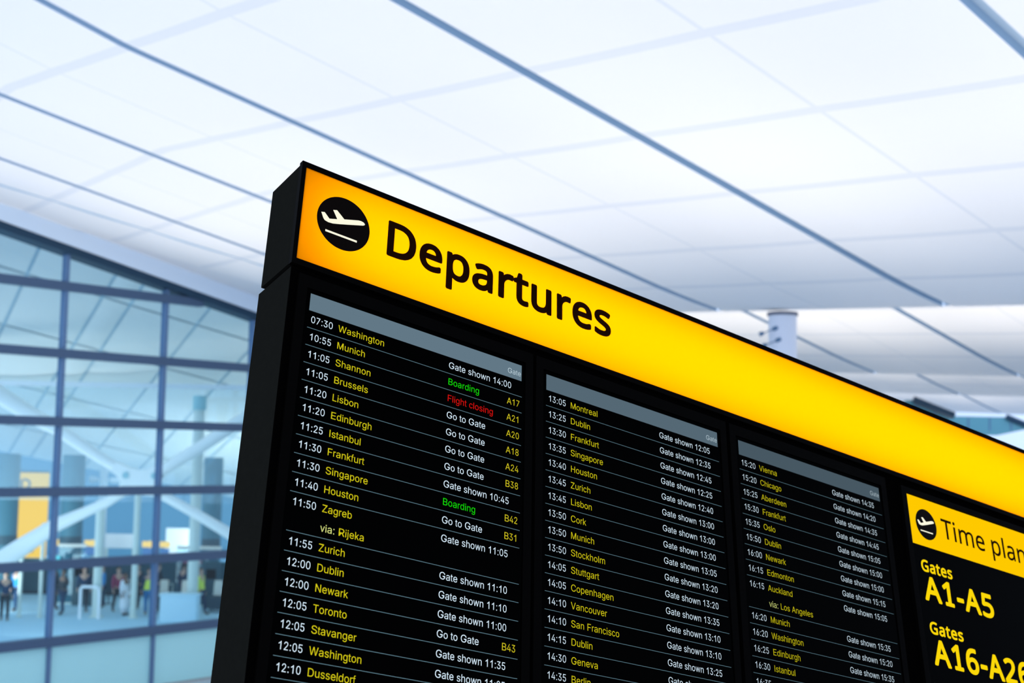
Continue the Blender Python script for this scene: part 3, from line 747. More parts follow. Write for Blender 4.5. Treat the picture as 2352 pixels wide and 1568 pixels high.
# two legs under the casing, standing on the mezzanine
inv = board.matrix_world.inverted()
for X in (0.45, 2.95):
    top = base + B_EX * X + B_BACK * 0.11 - B_DOWN * 0.06
    m = MB()
    m.box(top.x - 0.05, top.x + 0.05, top.y - 0.05, top.y + 0.05, DECK_Z + 0.012, top.z)
    m.v = [tuple(inv @ Vector(p)) for p in m.v]
    leg = m.build('support_leg', M['black'], board)
    m = MB()
    m.box(top.x - 0.16, top.x + 0.16, top.y - 0.16, top.y + 0.16, DECK_Z, DECK_Z + 0.012)
    m.v = [tuple(inv @ Vector(p)) for p in m.v]
    m.build('base_plate', M['black'], leg)


# ------------------------------------------------------------------ floors and the far walls
m = MB()
m.box(-45, 45, 1, 120, -0.3, 0.0)
struct('floor', m, M['floor'])
m = MB()
m.box(-5, 7, -4, 7.4, DECK_Z - 0.35, DECK_Z)
struct('mezzanine_deck', m, M['mezzanine'])
for x in (-4.5, 6.5):
    for y in (-3.5, 7.0):
        m = MB()
        m.rbox(x - 0.25, x + 0.25, y - 0.25, y + 0.25, 0.0, DECK_Z - 0.35, 0.06)
        struct('mezzanine_column', m, M['mezzanine'])

# ------------------------------------------------------------------ the roof: four fabric shells, one behind the other
BAYS = [-5.6, 0.4, 6.9, 13.75, 19.9, 25.4, 30.5]           # main joints, across the shells
GAP = 0.12                                                # half width of a main joint


def z0(v):
    return 0.048 * (v - 19.9)


def lip(z_end, u_end, slope, u, flat=3.2):
    """straight slope that levels out over the last metres before the lip"""
    d = u - (u_end - flat)
    z = z_end + slope * (u_end - u)
    if d > 0:
        z += 0.010 * d * d
    return z


def prof1(u):
    if u < 10.0:
        return lip(3.53, 26.4, 0.190, 10.0) + 0.27 * (10.0 - u)
    return lip(3.53, 26.4, 0.190, u)


SHELLS = [
    dict(u=[4.0, 7.0, 10.0, 13.35, 16.0, 18.75, 21.5, 24.0, 26.4], f=prof1, v0=-5.6, v1=None),
    dict(u=[26.9, 29.6, 32.3, 35.0, 37.7, 40.4, 43.3], f=lambda u: lip(2.78, 43.3, 0.205, u), v0=0.4, v1=48.0),
    dict(u=[43.8, 46.5, 49.2, 51.9, 54.6, 57.3, 59.8], f=lambda u: lip(2.55, 59.8, 0.205, u), v0=0.4, v1=54.0),
    dict(u=[60.3, 63.0, 65.7, 68.4, 71.1, 73.8, 76.0], f=lambda u: lip(1.95, 76.0, 0.205, u), v0=0.4, v1=60.0),
]
v_thin = lambda u: 33.0 - 0.180 * (u - 13.2)
v_edge = lambda u: 35.7 - 0.200 * (u - 14.4)

trim_n = 0
for si, sh in enumerate(SHELLS):
    bays = list(BAYS)
    if sh['v1']:
        while bays[-1] + 5.6 < sh['v1']:
            bays.append(bays[-1] + 5.6)
        bays = [b for b in bays if b >= sh['v0']]
    uc = sh['u']
    us, useam = [], []
    for i in range(len(uc) - 1):
        L = uc[i + 1] - uc[i]
        h = 0.11
        st = ([uc[i]] if i == 0 else [uc[i] - h, uc[i] + h]) + [uc[i] + L * t for t in (0.2, 0.4, 0.6, 0.8)]
        us += st
    us.append(uc[-1])
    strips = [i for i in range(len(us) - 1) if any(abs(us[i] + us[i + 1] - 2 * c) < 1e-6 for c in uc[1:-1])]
    shear = si == 0

    def pt(u, v, cell_u, cell_v):
        uu = u + (0.15 * max(0.0, v - 24.7) if shear else 0.0)
        z = sh['f'](uu) + z0(v)
        bulge = 0.045 * math.sin(math.pi * cell_u) ** 0.7 * math.sin(math.pi * cell_v) ** 0.7
        p = UH * uu + VH * v
        return (p.x, p.y, CAM_Z + z - bulge)

    def cellpos(u):
        for i in range(len(uc) - 1):
            if uc[i] <= u <= uc[i + 1]:
                return min(1.0, max(0.0, (u - uc[i]) / (uc[i + 1] - uc[i])))
        return 0.0

    m = MB()
    bay_list = [(lambda u, a=a: a + GAP, lambda u, b=b: b - GAP, True) for a, b in zip(bays[:-1], bays[1:])]
    if si == 0:
        bay_list += [(lambda u: 30.5 + GAP, lambda u: v_thin(u) - 0.06, False), (lambda u: v_thin(u) - 0.06, lambda u: v_thin(u) + 0.06, None),
                     (lambda u: v_thin(u) + 0.06, v_edge, False)]
    for fa, fb, mid in bay_list:
        ts = [0, .12, .25, .38, .494, .506, .62, .75, .88, 1] if mid else [0, .25, .5, .75, 1]
        grid = []
        for u in us:
            row = []
            for t in ts:
                va, vb = fa(u), fb(u)
                cv = (t * 2) % 1.0 if mid and t not in (0, 1) else (0.0 if mid else t)
                if mid and t in (.494, .506):
                    cv = 0.0
                row.append(pt(u, va + (vb - va) * t, cellpos(u), cv))
            grid.append(row)
        base_i = len(m.v)
        nt_ = len(ts)
        vs = [p for r in grid for p in r]
        for i in range(len(us) - 1):
            for j in range(nt_ - 1):
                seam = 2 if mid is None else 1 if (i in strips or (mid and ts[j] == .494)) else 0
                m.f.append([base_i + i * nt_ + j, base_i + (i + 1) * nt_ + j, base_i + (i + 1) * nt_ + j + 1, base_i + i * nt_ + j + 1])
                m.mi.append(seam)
                m.sm.append(True)
        m.v += vs
        # the rolled lip and the upright behind it
        o = len(m.v)
        prev = [base_i + (len(us) - 1) * nt_ + j for j in range(nt_)]
        for du, dz in ((0.10, 0.03), (0.20, 0.12), (0.25, 0.3), (0.26, 3.0)):
            cur = []
            for j in range(nt_):
                x, y, z = grid[-1][j]
                p = Vector((x, y, z)) + UH * du + Vector((0, 0, dz))
                m.v.append(tuple(p))
                cur.append(len(m.v) - 1)
            for j in range(nt_ - 1):
                m.f.append([prev[j], cur[j], cur[j + 1], prev[j + 1]])
                m.mi.append(0)
                m.sm.append(True)
            prev = cur
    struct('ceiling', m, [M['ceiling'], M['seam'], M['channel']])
    # recessed channels along the main joints
    for b in bays:
        if b == bays[-1] and si:
            continue
        m = MB()
        rows = []
        for u in us:
            uu = u + (0.15 * max(0.0, b - 24.7) if shear else 0.0)
            z = CAM_Z + sh['f'](uu) + z0(b)
            p = UH * uu + VH * b
            rows.append((p, z))
        vs = []
        for p, z in rows:
            for dv, dz in ((-GAP - 0.01, 0.01), (-GAP - 0.01, 0.16), (GAP + 0.01, 0.16), (GAP + 0.01, 0.01)):
                q = p + VH * dv
                vs.append((q.x, q.y, z + dz))
        fs = []
        for i in range(len(rows) - 1):
            for k in range(3):
                fs.append((i * 4 + k, i * 4 + k + 1, (i + 1) * 4 + k + 1, (i + 1) * 4 + k))
        m.add(vs, fs)
        p, z = rows[-1]                                   # end cap at the lip
        prof = ((0.0, 0.16), (0.10, 0.03), (0.20, 0.12), (0.25, 0.3), (0.26, 3.0))
        vs = []
        for du, dz in prof:
            for s in (-GAP - 0.01, GAP + 0.01):
                q = p + VH * s + UH * du
                vs.append((q.x, q.y, z + dz))
        m.add(vs, [(2 * k, 2 * k + 2, 2 * k + 3, 2 * k + 1) for k in range(4)])
        trim_n += 1
        struct('trim_%d' % trim_n, m, M['channel'])

# ------------------------------------------------------------------ the glazed wall on the left, under the sloping roof edge
AW = math.radians(39.2)
WD = Vector((math.sin(AW), math.cos(AW), 0))              # along the wall, away from the camera
WI = Vector((-math.cos(AW), math.sin(AW), 0))             # through the wall, into the far hall
W0 = Vector((-14.307, 35.70, 0))


def wp(s, t, z):
    p = W0 + WD * s + WI * t
    return (p.x, p.y, z)


def wbox(m, s0, s1, t0, t1, za, zb, mi=0):
    """box on the wall; za and zb are (height at s0, height at s1)"""
    q0 = [wp(s0, t0, za[0]), wp(s1, t0, za[1]), wp(s1, t0, zb[1]), wp(s0, t0, zb[0])]
    q1 = [wp(s0, t1, za[0]), wp(s1, t1, za[1]), wp(s1, t1, zb[1]), wp(s0, t1, zb[0])]
    m.hexa(q0, q1, mi)


top = lambda s: CAM_Z + 5.86 - 0.186 * s                  # upper edge of the glass
S0, S1 = -5.0, 16.0
LEV = [CAM_Z + z for z in (4.52, 2.57, 0.61, -1.39, -3.46, -5.62)]
MUL = [-4.82, -1.36, 2.10, 5.58, 9.04, 12.5]
wall = MB()
wbox(wall, S0, S1, -0.25, 0.35, (top(S0) - 0.02, top(S1) - 0.02), (top(S0) + 0.20, top(S1) + 0.20))
win = struct('window_1', wall, M['top_rail'])
for s in MUL:
    m = MB()
    wbox(m, s - 0.052, s + 0.052, -0.12, 0.12, (0.03, 0.03), (top(s) - 0.02, top(s) - 0.02))
    m.build('mullion', M['mullion'], win)
for z in LEV:
    m = MB()
    se = min(S1, (CAM_Z + 5.86 - z) / 0.186 - 0.3)
    wbox(m, S0, se, -0.16, 0.10, (z - 0.13, z - 0.13), (z + 0.13, z + 0.13))
    m.build('transom', M['transom'], win)
edges = [S0] + MUL + [S1]
for i in range(len(edges) - 1):
    a, b = edges[i] + 0.053, edges[i + 1] - 0.053
    if i == 0:
        continue
    m = MB()
    wbox(m, a, b, -0.012, 0.012, (LEV[5] + 0.1, LEV[5] + 0.1), (top(a) - 0.03, top(b) - 0.03))
    m.build('glass_pane', M['glass'], win)
    m = MB()
    wbox(m, a, b, -0.02, 0.02, (0.03, 0.03), (LEV[5] - 0.11, LEV[5] - 0.11))
    m.build('lower_panel', M['spandrel'], win, 'frosted teal panel at the foot of the glass wall')
m = MB()
wbox(m, S0, S1, -0.20, 0.20, (0.0, 0.0), (0.03, 0.03))
struct('baseboard_left', m, M['curb'])

# fascia between glass and roof, and the white cove that meets the fabric
m = MB()
wbox(m, S0, S1, -0.30, 0.30, (top(S0) + 0.21, top(S1) + 0.21), (top(S0) + 0.72, top(S1) + 0.72))
struct('trim_%d' % (trim_n + 1), m, M['fascia'])
m = MB()
vs = []
for s in [S0 + i * (S1 - S0) / 12 for i in range(13)]:
    vs.append(wp(s, -0.30, top(s) + 0.72))
    u = 11.5 + (26.4 - 11.5) * (s - S0) / (S1 - S0)
    v = v_edge(u)
    uu = u + 0.15 * max(0.0, v - 24.7)
    p = UH * uu + VH * v
    vs.append((p.x, p.y, CAM_Z + prof1(uu) + z0(v) + 0.01))
m.add(vs, [(2 * i, 2 * i + 2, 2 * i + 3, 2 * i + 1) for i in range(12)])
struct('trim_%d' % (trim_n + 2), m, M['cove'])

# ------------------------------------------------------------------ the hall beyond the glass
FZ = 0.60                                                 # its raised floor
FU = Vector((0.70724858, 0.68376053, -0.17964125))
FD = Vector((-0.47478571, 0.8308136, -0.29039162))
FP = Vector((-14.68, 50.0, CAM_Z + 4.05))
m = MB()
A = [-9.0, -4.85, -2.0, -0.9, 1.9, 4.6, 7.4, 10.2, 13.0]
Bv = [-6.2, -2.9, 1.9, 7.8, 13.0, 17.0]


def fp(a, b):
    p = FP + FU * a + FD * b
    return tuple(p)


for i in range(len(A) - 1):
    for j in range(len(Bv) - 1):
        a0, a1, b0, b1 = A[i] + 0.06, A[i + 1] - 0.06, Bv[j] + 0.06, Bv[j + 1] - 0.06
        n = 4
        vs, fs = [], []
        for p in range(n + 1):
            for q in range(n + 1):
                c = Vector(fp(a0 + (a1 - a0) * p / n, b0 + (b1 - b0) * q / n))
                c.z -= 0.10 * math.sin(math.pi * p / n) * math.sin(math.pi * q / n)
                vs.append(tuple(c))
        for p in range(n):
            for q in range(n):
                fs.append((p * (n + 1) + q, (p + 1) * (n + 1) + q, (p + 1) * (n + 1) + q + 1, p * (n + 1) + q + 1))
        m.add(vs, fs, 0, True)
vs = [fp(A[0], Bv[0]), fp(A[-1], Bv[0]), fp(A[-1], Bv[-1]), fp(A[0], Bv[-1])]
m.add([(x, y, z + 0.05) for x, y, z in vs], [(0, 1, 2, 3)], 1)
struct('ceiling', m, [M['far_ceiling'], M['far_seam']])

m = MB()
m.add([wp(S0, 0.4, 0.01), wp(S1, 0.4, 0.01), (2.0, 78, 0.01), (-48, 78, 0.01), wp(S0, 0.4, FZ), wp(S1, 0.4, FZ), (2.0, 78, FZ), (-48, 78, FZ)],
      [(3, 2, 1, 0), (4, 5, 6, 7), (0, 1, 5, 4), (1, 2, 6, 5), (2, 3, 7, 6), (3, 0, 4, 7)])
struct('floor', m, M['far_floor'])
m = MB()
m.box(-48, 2, 78.02, 78.4, 0.0, 9.5)
struct('wall_back', m, M['back_wall'])
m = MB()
m.box(-27, -7, 53.0, 53.04, 4.97, 9.6)  # added pane, lays a painted reflection veil over things behind it
struct('reflection_veil_pane', m, M['veil'])
m = MB()
m.box(-27, -7, 52.95, 53.09, 9.6, 9.8)  # top rail of the added veil pane
struct('trim_%d' % (trim_n + 3), m, M['cove'])

# ------------------------------------------------------------------ the cast steel node and its four arms
node = thing('steel_truss_node', 'large pale tubular steel cross with a bolted plate, behind the glass wall', 'steel structure', (-13.99, 49.0, FZ))


def loc(pts, o):
    return [(x - o[0], y - o[1], z - o[2]) for x, y, z in pts]


NO = (-13.99, 49.0, FZ)
for pts, r in (([(-14.85, 49, 6.45), (-15.69, 49, 6.93), (-17.04, 49, 7.79), (-18.17, 49, 8.37), (-20.33, 49, 9.68), (-21.6, 49, 10.5)], [.20, .21, .25, .30, .36, .38]),
               ([(-13.10, 49, 6.30), (-12.5, 49, 6.70), (-11.75, 49, 7.18), (-10.19, 49, 8.26), (-8.62, 49, 9.29)], [.20, .22, .23, .25, .28]),
               ([(-14.55, 49, 5.46), (-15.1, 49, 5.10), (-15.85, 49, 4.75), (-17.0, 49, 4.21), (-18.35, 49, 3.28), (-19.92, 49, 2.17), (-21.8, 49, 0.62)], [.17, .18, .20, .27, .36, .40, .42]),
               ([(-13.10, 49, 5.46), (-12.6, 49, 5.20), (-11.57, 49, 4.66), (-9.9, 49, 3.72), (-8.23, 49, 2.71), (-4.9, 49, 0.62)], [.17, .18, .19, .22, .26, .30])):
    m = MB()
    m.tube(loc(pts, NO), r, 16)
    m.build('arm', M['white_steel'], node)
m = MB()
out = [(-14.92, 6.30), (-14.72, 6.62), (-14.2, 6.40), (-13.95, 6.35), (-13.6, 6.37), (-13.25, 6.52), (-13.0, 6.12), (-13.18, 5.85), (-13.12, 5.62), (-12.95, 5.46), (-13.2, 5.36),
       (-13.95, 5.42), (-14.4, 5.36), (-14.68, 5.46), (-14.62, 5.66), (-14.55, 5.88), (-14.66, 6.08)]
n = len(out)
vs = [(x - NO[0], -0.26, z - NO[2]) for x, z in out] + [(x - NO[0], 0.2, z - NO[2]) for x, z in out]
m.add(vs, [tuple(range(n - 1, -1, -1)), tuple(range(n, 2 * n))] + [(i, (i + 1) % n, n + (i + 1) % n, n + i) for i in range(n)])
m.build('node_plate', M['white_steel'], node)
for x, z in ((-14.35, 6.14), (-13.28, 6.14), (-14.33, 5.60), (-13.30, 5.60)):
    m = MB()
    m.tube([(x - NO[0], -0.262, z - NO[2]), (x - NO[0], -0.31, z - NO[2])], 0.125, 14, smooth=False)
    m.build('bolt', M['bolt'], node)

# ------------------------------------------------------------------ slender white posts
for x, y, r, h, lab in ((-14.50, 51.0, 0.12, 4.75, 'slender pale post under the bolted steel plate, left of the two there'),
                        (-13.72, 51.0, 0.075, 4.75, 'thin pale post beside the wall mullion under the bolted plate'),
                        (-12.23, 51.0, 0.21, 8.1, 'tall thick white post with a teal collar in front of the right steel arm'),
                        (-15.93, 51.0, 0.17, 4.5, 'pale post beside the blue-grey arches, under the small white spotlights'),
                        (-18.77, 50.6, 0.07, 2.4, 'thin short pale post next to the leftmost person'),
                        (-17.98, 50.6, 0.07, 3.6, 'thin pale post at the lower right of the yellow sign')):
    t = thing('white_post', lab, 'post', (x, y, FZ), 0, 'pale posts beyond the glass wall')
    m = MB()
    m.tube([(0, 0, 0.03), (0, 0, h)], r, 14)
    m.build('shaft', M['post'], t)
    m = MB()
    m.tube([(0, 0, 0), (0, 0, 0.03)], r * 1.7, 14, smooth=False)
    m.build('base_plate', M['post'], t)
    if r > 0.2:
        m = MB()
        m.tube([(0, 0, h), (0, 0, h + 0.55)], r * 1.25, 14)
        m.build('collar', M['bolt'], t, 'teal collar')

# ------------------------------------------------------------------ dark teal round columns
for x, r, lab in ((-21.65, 0.60, 'dark teal column at the left edge, partly in front of the yellow sign'),
                  (-18.72, 0.47, 'dark teal column just right of the yellow sign'),
                  (-12.72, 0.40, 'dark teal column close to the flight board')):
    t = thing('teal_column', lab, 'column', (x, 56.0, FZ), 0, 'dark teal columns beyond the glass')
    m = MB()
    m.lathe(0, 0, [(r, 0.0), (r, 2.35)], 28)
    m.build('lower_shaft', M['teal'], t)
    m = MB()
    m.lathe(0, 0, [(r * 1.01, 2.35), (r * 1.01, 2.75)], 28)
    m.build('ring_band', M['teal_dark'], t, 'dark band')
    m = MB()
    m.lathe(0, 0, [(r, 2.75), (r, 6.12), (r * 0.94, 6.2)], 28)
    m.build('upper_shaft', M['teal'], t)

# ------------------------------------------------------------------ yellow sign
t = thing('yellow_sign', 'tall yellow sign board with blue-grey marks, behind the dark column at left', 'sign', (-21.0, 58.0, FZ))
m = MB()
m.box(-0.95, 0.52, -0.06, 0.06, 1.62, 5.36)
m.build('sign_panel', M['sign_yellow'], t)
m = MB()
m.box(-0.98, 0.54, -0.09, 0.09, 5.36, 5.46)
m.build('top_edge', M['teal'], t)
m = MB()
pts = [(-0.62 + 0.0, 4.62), (-0.62, 5.02)]
m.tube([(-0.66, -0.075, 4.50), (-0.66, -0.075, 5.02), (-0.50, -0.075, 5.06), (-0.34, -0.075, 5.0), (-0.28, -0.075, 4.86), (-0.34, -0.075, 4.72), (-0.5, -0.075, 4.66), (-0.64, -0.075, 4.68)], 0.055, 8)
m.build('sign_letter', M['sign_mark'], t, 'blue-grey rounded letter')
m = MB()
for k, (dx, dz) in enumerate(((-0.82, 1.78), (-0.6, 1.84), (-0.38, 1.90), (-0.16, 1.86))):
    m.box(dx, dx + 0.16, -0.075, -0.06, dz, dz + 0.16)
m.build('sign_small_marks', M['sign_mark'], t, 'row of small dark marks')
for x in (-0.8, 0.4):
    m = MB()
    m.box(x - 0.05, x + 0.05, -0.05, 0.05, 0.0, 1.62)
    m.build('sign_leg', M['post'], t)

# ------------------------------------------------------------------ check-in desks with yellow headers and blue screens
for x, wd, lab in ((-20.72, 0.46, 'check-in desk with yellow header, leftmost, under the yellow sign'),
                   (-19.07, 0.68, 'check-in desk with yellow header, between the column and the pale post'),
                   (-16.45, 0.62, 'check-in desk with yellow header, just left of the thin post pair'),
                   (-15.73, 0.44, 'check-in desk with yellow header, in front of the big white panel')):
    t = thing('check_in_desk', lab, 'desk', (x, 60.0, FZ), 0, 'check-in desks with yellow headers')
    m = MB()
    m.box(-wd / 2 - 0.1, wd / 2 + 0.1, -0.3, 0.3, 0.0, 1.1)
    m.build('counter', M['desk'], t)
    m = MB()
    m.box(-0.04, 0.04, 0.08, 0.16, 1.1, 2.32)
    m.build('header_post', M['post'], t)
    m = MB()
    m.box(-wd / 2, wd / 2, -0.05, 0.08, 2.02, 2.28)
    m.build('yellow_header', M['yellow_bar'], t)
    m = MB()
    m.box(-wd / 2 + 0.03, wd / 2 - 0.03, -0.04, 0.07, 1.62, 1.96)
    m.build('desk_screen', M['screen_blue'], t, 'blue screen')

# ------------------------------------------------------------------ white overhead panels
for x0, x1, za, zb, lab in ((-19.3, -17.8, 1.75, 2.42, 'long white overhead sign panel left of the slender post'),
                            (-16.36, -15.17, 1.30, 2.74, 'big white square panel near the flight board')):
    t = thing('overhead_sign', lab, 'sign', ((x0 + x1) / 2, 62.6, FZ), 0, 'white overhead signs')
    hw = (x1 - x0) / 2
    m = MB()
    m.box(-hw, hw, -0.08, 0.08, za, zb)
    m.build('panel_face', M['sign_white'], t)
    for sx in (-1, 1):
        m = MB()
        m.box(sx * hw * 0.85 - 0.05, sx * hw * 0.85 + 0.05, -0.05, 0.05, 0, za)
        m.build('panel_leg', M['post'], t)

# ------------------------------------------------------------------ glass balustrades with pale rails
for x0, x1, lab in ((-18.85, -17.7, 'glass balustrade with pale rail in front of the column right of the yellow sign'),
                    (-13.9, -12.05, 'glass balustrade with pale rail in front of the column by the flight board')):
    t = thing('balustrade', lab, 'balustrade', ((x0 + x1) / 2, 55.0, FZ), 0, 'glass balustrades')
    hw = (x1 - x0) / 2
    m = MB()
    m.box(-hw, hw, -0.01, 0.01, 0.04, 2.36)
    m.build('balustrade_glass', M['glass'], t)
    m = MB()
    m.tube([(-hw, 0, 2.42), (hw, 0, 2.42)], 0.07, 10)
    m.build('handrail', M['cream'], t)
    m = MB()
    m.box(-hw, hw, -0.06, 0.06, 0.0, 0.05)
    m.build('floor_shoe', M['post'], t)

t = thing('low_partition', 'long dark teal partition behind the people beyond the glass', 'partition', (-14.6, 58.4, FZ))
m = MB()
m.box(-9.6, 5.2, -0.08, 0.08, 0.12, 1.5)
m.build('partition_panel', M['teal_dark'], t)
m = MB()
m.box(-9.65, 5.25, -0.12, 0.12, 1.5, 1.56)
m.build('partition_cap', M['teal'], t)
m = MB()
m.box(-9.6, 5.2, -0.05, 0.05, 0.0, 0.12)
m.build('partition_foot', M['charcoal'], t)

# parapet, barriers, hoop, cases
t = tag(None or bpy.data.objects.new('parapet_block', None), 'low pale blue parapet block right of the mullion at floor level', 'parapet')
COL.objects.link(t)
t.location = (-12.5, 50.3, FZ)
m = MB()
m.rbox(-0.72, 0.70, -0.3, 0.3, 0.0, 0.98, 0.05)
m.build('block', M['parapet'], t)
m = MB()
m.box(-0.76, 0.74, -0.34, 0.34, 0.98, 1.04)
m.build('coping', M['parapet'], t)
for x0, x1, y, lab in ((-16.75, -15.9, 55.2, 'red webbing barrier at left, by the maroon jacket person'),
                       (-13.75, -12.9, 55.4, 'red webbing barrier above the pale blue parapet block')):
    t = thing('queue_barrier', lab, 'barrier', ((x0 + x1) / 2, y, FZ), 0, 'red queue barriers')
    hw = (x1 - x0) / 2
    m = MB()
    m.box(-hw, hw, -0.012, 0.012, 1.72, 1.86)
    m.build('webbing', M['red'], t)
    for sx in (-1, 1):
        m = MB()
        m.lathe(sx * hw, 0, [(0.16, 0), (0.16, 0.02), (0.03, 0.05), (0.03, 1.9)], 12)
        m.build('barrier_post', M['dark_case'], t)
t = thing('white_hoop_rail', 'white hoop rail on the floor, left of the maroon jacket person', 'rail', (-15.95, 50.4, FZ))
m = MB()
m.tube([(-0.42, 0, 0.0), (-0.42, 0, 1.14), (-0.36, 0, 1.22), (0.18, 0, 1.22), (0.27, 0, 1.14), (0.30, 0, 0.9), (0.30, 0, 0.0)], 0.055, 10)
m.build('hoop', M['sign_white'], t)
t = thing('turquoise_notice', 'small turquoise notice panel on a post, right of the left mullion', 'notice', (-18.7, 54.2, FZ))
m = MB()
m.box(-0.17, 0.17, -0.02, 0.02, 1.65, 2.05)
m.build('notice_panel', M['cyan_panel'], t)
m = MB()
m.box(-0.02, 0.02, 0.02, 0.05, 0, 2.0)
m.build('notice_post', M['teal_dark'], t)
for x, y, lab in ((-13.90, 53.2, 'cream suitcase on a trolley, left of the two above the parapet block'),
                  (-13.02, 53.2, 'cream suitcase on a trolley, right of the two above the parapet block'),
                  (-11.75, 53.4, 'cream suitcase beside the flight board edge')):
    t = thing('suitcase', lab, 'suitcase', (x, y, FZ + 0.62), 0, 'cream suitcases on trolleys')
    m = MB()
    m.rbox(-0.15, 0.15, -0.12, 0.12, 0.04, 0.62, 0.05)
    m.build('shell', M['cream'], t)
    m = MB()
    m.tube([(-0.07, 0, 0.62), (-0.07, 0, 0.76), (0.07, 0, 0.76), (0.07, 0, 0.62)], 0.014, 8)
    m.build('pull_handle', M['dark_case'], t)
    for sx in (-1, 1):
        m = MB()
        m.tube([(sx * 0.11, -0.03, 0.03), (sx * 0.11, 0.03, 0.03)], 0.03, 10)
        m.build('wheel', M['dark_case'], t)
    t2 = thing('baggage_trolley', lab.replace('cream suitcase on a trolley', 'dark trolley under the cream suitcase').replace('cream suitcase beside', 'dark trolley under the suitcase beside'),
               'trolley', (x, y, FZ), 0, 'trolleys under the cream suitcases')
    m = MB()
    m.box(-0.28, 0.28, -0.4, 0.3, 0.52, 0.62)
    m.box(-0.28, 0.28, -0.4, 0.3, 0.12, 0.52)
    m.build('deck', M['dark_case'], t2)
    m = MB()
    m.tube([(-0.25, 0.28, 0.62), (-0.25, 0.36, 1.05), (0.25, 0.36, 1.05), (0.25, 0.28, 0.62)], 0.02, 8)
    m.build('push_bar', M['post'], t2)
    for sx in (-1, 1):
        for sy in (-0.3, 0.2):
            m = MB()
            m.tube([(sx * 0.24 - 0.02, sy, 0.06), (sx * 0.24 + 0.02, sy, 0.06)], 0.06, 12)
            m.build('wheel', M['dark_case'], t2)
for x, lab in ((-17.75, 'dark self-service kiosk left, between the two thin posts'), (-17.05, 'dark self-service kiosk right of the thin post under the yellow sign'),
               (-12.3, 'dark self-service kiosk between the cream suitcases')):
    t = thing('kiosk', lab, 'kiosk', (x, 54.6, FZ), 0, 'dark kiosks')
    m = MB()
    m.rbox(-0.3, 0.3, -0.2, 0.2, 0, 1.9, 0.05)
    m.build('cabinet', M['teal_dark'], t)
    m = MB()
    m.box(-0.2, 0.2, -0.215, -0.2, 1.2, 1.6)
    m.build('kiosk_screen', M['glassy'], t)


# ------------------------------------------------------------------ spotlights: on the white mast beyond the glass, and on the hall column
def spot(name, label, x, y, z, dx, dz, r, mt, group):
    t = thing(name, label, 'spotlight', (x, y, z), 0, group)
    m = MB()
    m.tube([(0, 0, 0), (dx * 0.9, 0, dz * 0.9)], r * 0.22, 8)
    m.build('bracket_arm', mt, t)
    m = MB()
    d = Vector((dx, 0, dz)).normalized()
    c = Vector((dx, 0, dz))
    m.tube([c - d * r * 0.9, c - d * r * 0.5, c + d * r * 0.5, c + d * r * 0.95], [r * 0.45, r * 0.85, r * 0.85, r * 1.05], 14)
    m.build('lamp_head', mt, t)
    m = MB()
    m.tube([Vector((0, 0, 0)) - d * 0.02, d * 0.10], r * 0.8, 12)
    m.build('wall_boss', mt, t)


mast = thing('lamp_mast', 'white mast with spotlights, right of the teal column by the yellow sign', 'mast', (-17.8, 57.2, FZ))
m = MB()
m.tube([(0, 0, 0), (0, 0, 5.8)], [0.2, 0.17], 14)
m.build('shaft', M['sign_white'], mast)
m = MB()
m.tube([(0, 0, 5.8), (0, 0, 6.1)], [0.1, 0.06], 12)
m.build('finial', M['sign_white'], mast)
for dx, r0, side in ((-0.42, 0.17, 'left'), (0.46, 0.17, 'right')):
    m = MB()
    s = 1 if dx > 0 else -1
    m.tube([(s * r0, 0, 5.1), (dx * 0.8, 0, 5.12)], 0.03, 8)
    m.tube([(dx * 0.6, 0, 5.11), (dx * 0.8, 0, 5.12), (dx * 1.15, 0, 5.13), (dx * 1.4, 0, 5.14)], [0.07, 0.13, 0.13, 0.16], 14)
    m.build('mast_spotlight', M['sign_white'], mast)

CX, CY = 6.60, 31.5
t = thing('hall_column', 'lavender white round column under the roof lip, above the yellow header', 'column', (CX, CY, 0.0))
m = MB()
m.lathe(0, 0, [(0.46, 0.0), (0.46, 0.12), (0.34, 0.16), (0.34, 10.72)], 32)
m.build('shaft', M['column_white'], t)
m = MB()
m.lathe(0, 0, [(0.375, 10.72), (0.375, 10.80)], 32)
m.build('cap_ring', M['column_cap'], t, 'dark ring at the top')
spot('column_spotlight', 'upper blue-grey spotlight on an arm at the left of the hall column', CX - 0.20, CY - 0.27, 10.40, -0.36, -0.15, 0.06, M['lamp_blue'], 'column spotlights')
spot('column_spotlight', 'lower blue-grey spotlight on an arm at the left of the hall column', CX - 0.13, CY - 0.31, 10.12, -0.36, -0.15, 0.06, M['lamp_blue'], 'column spotlights')

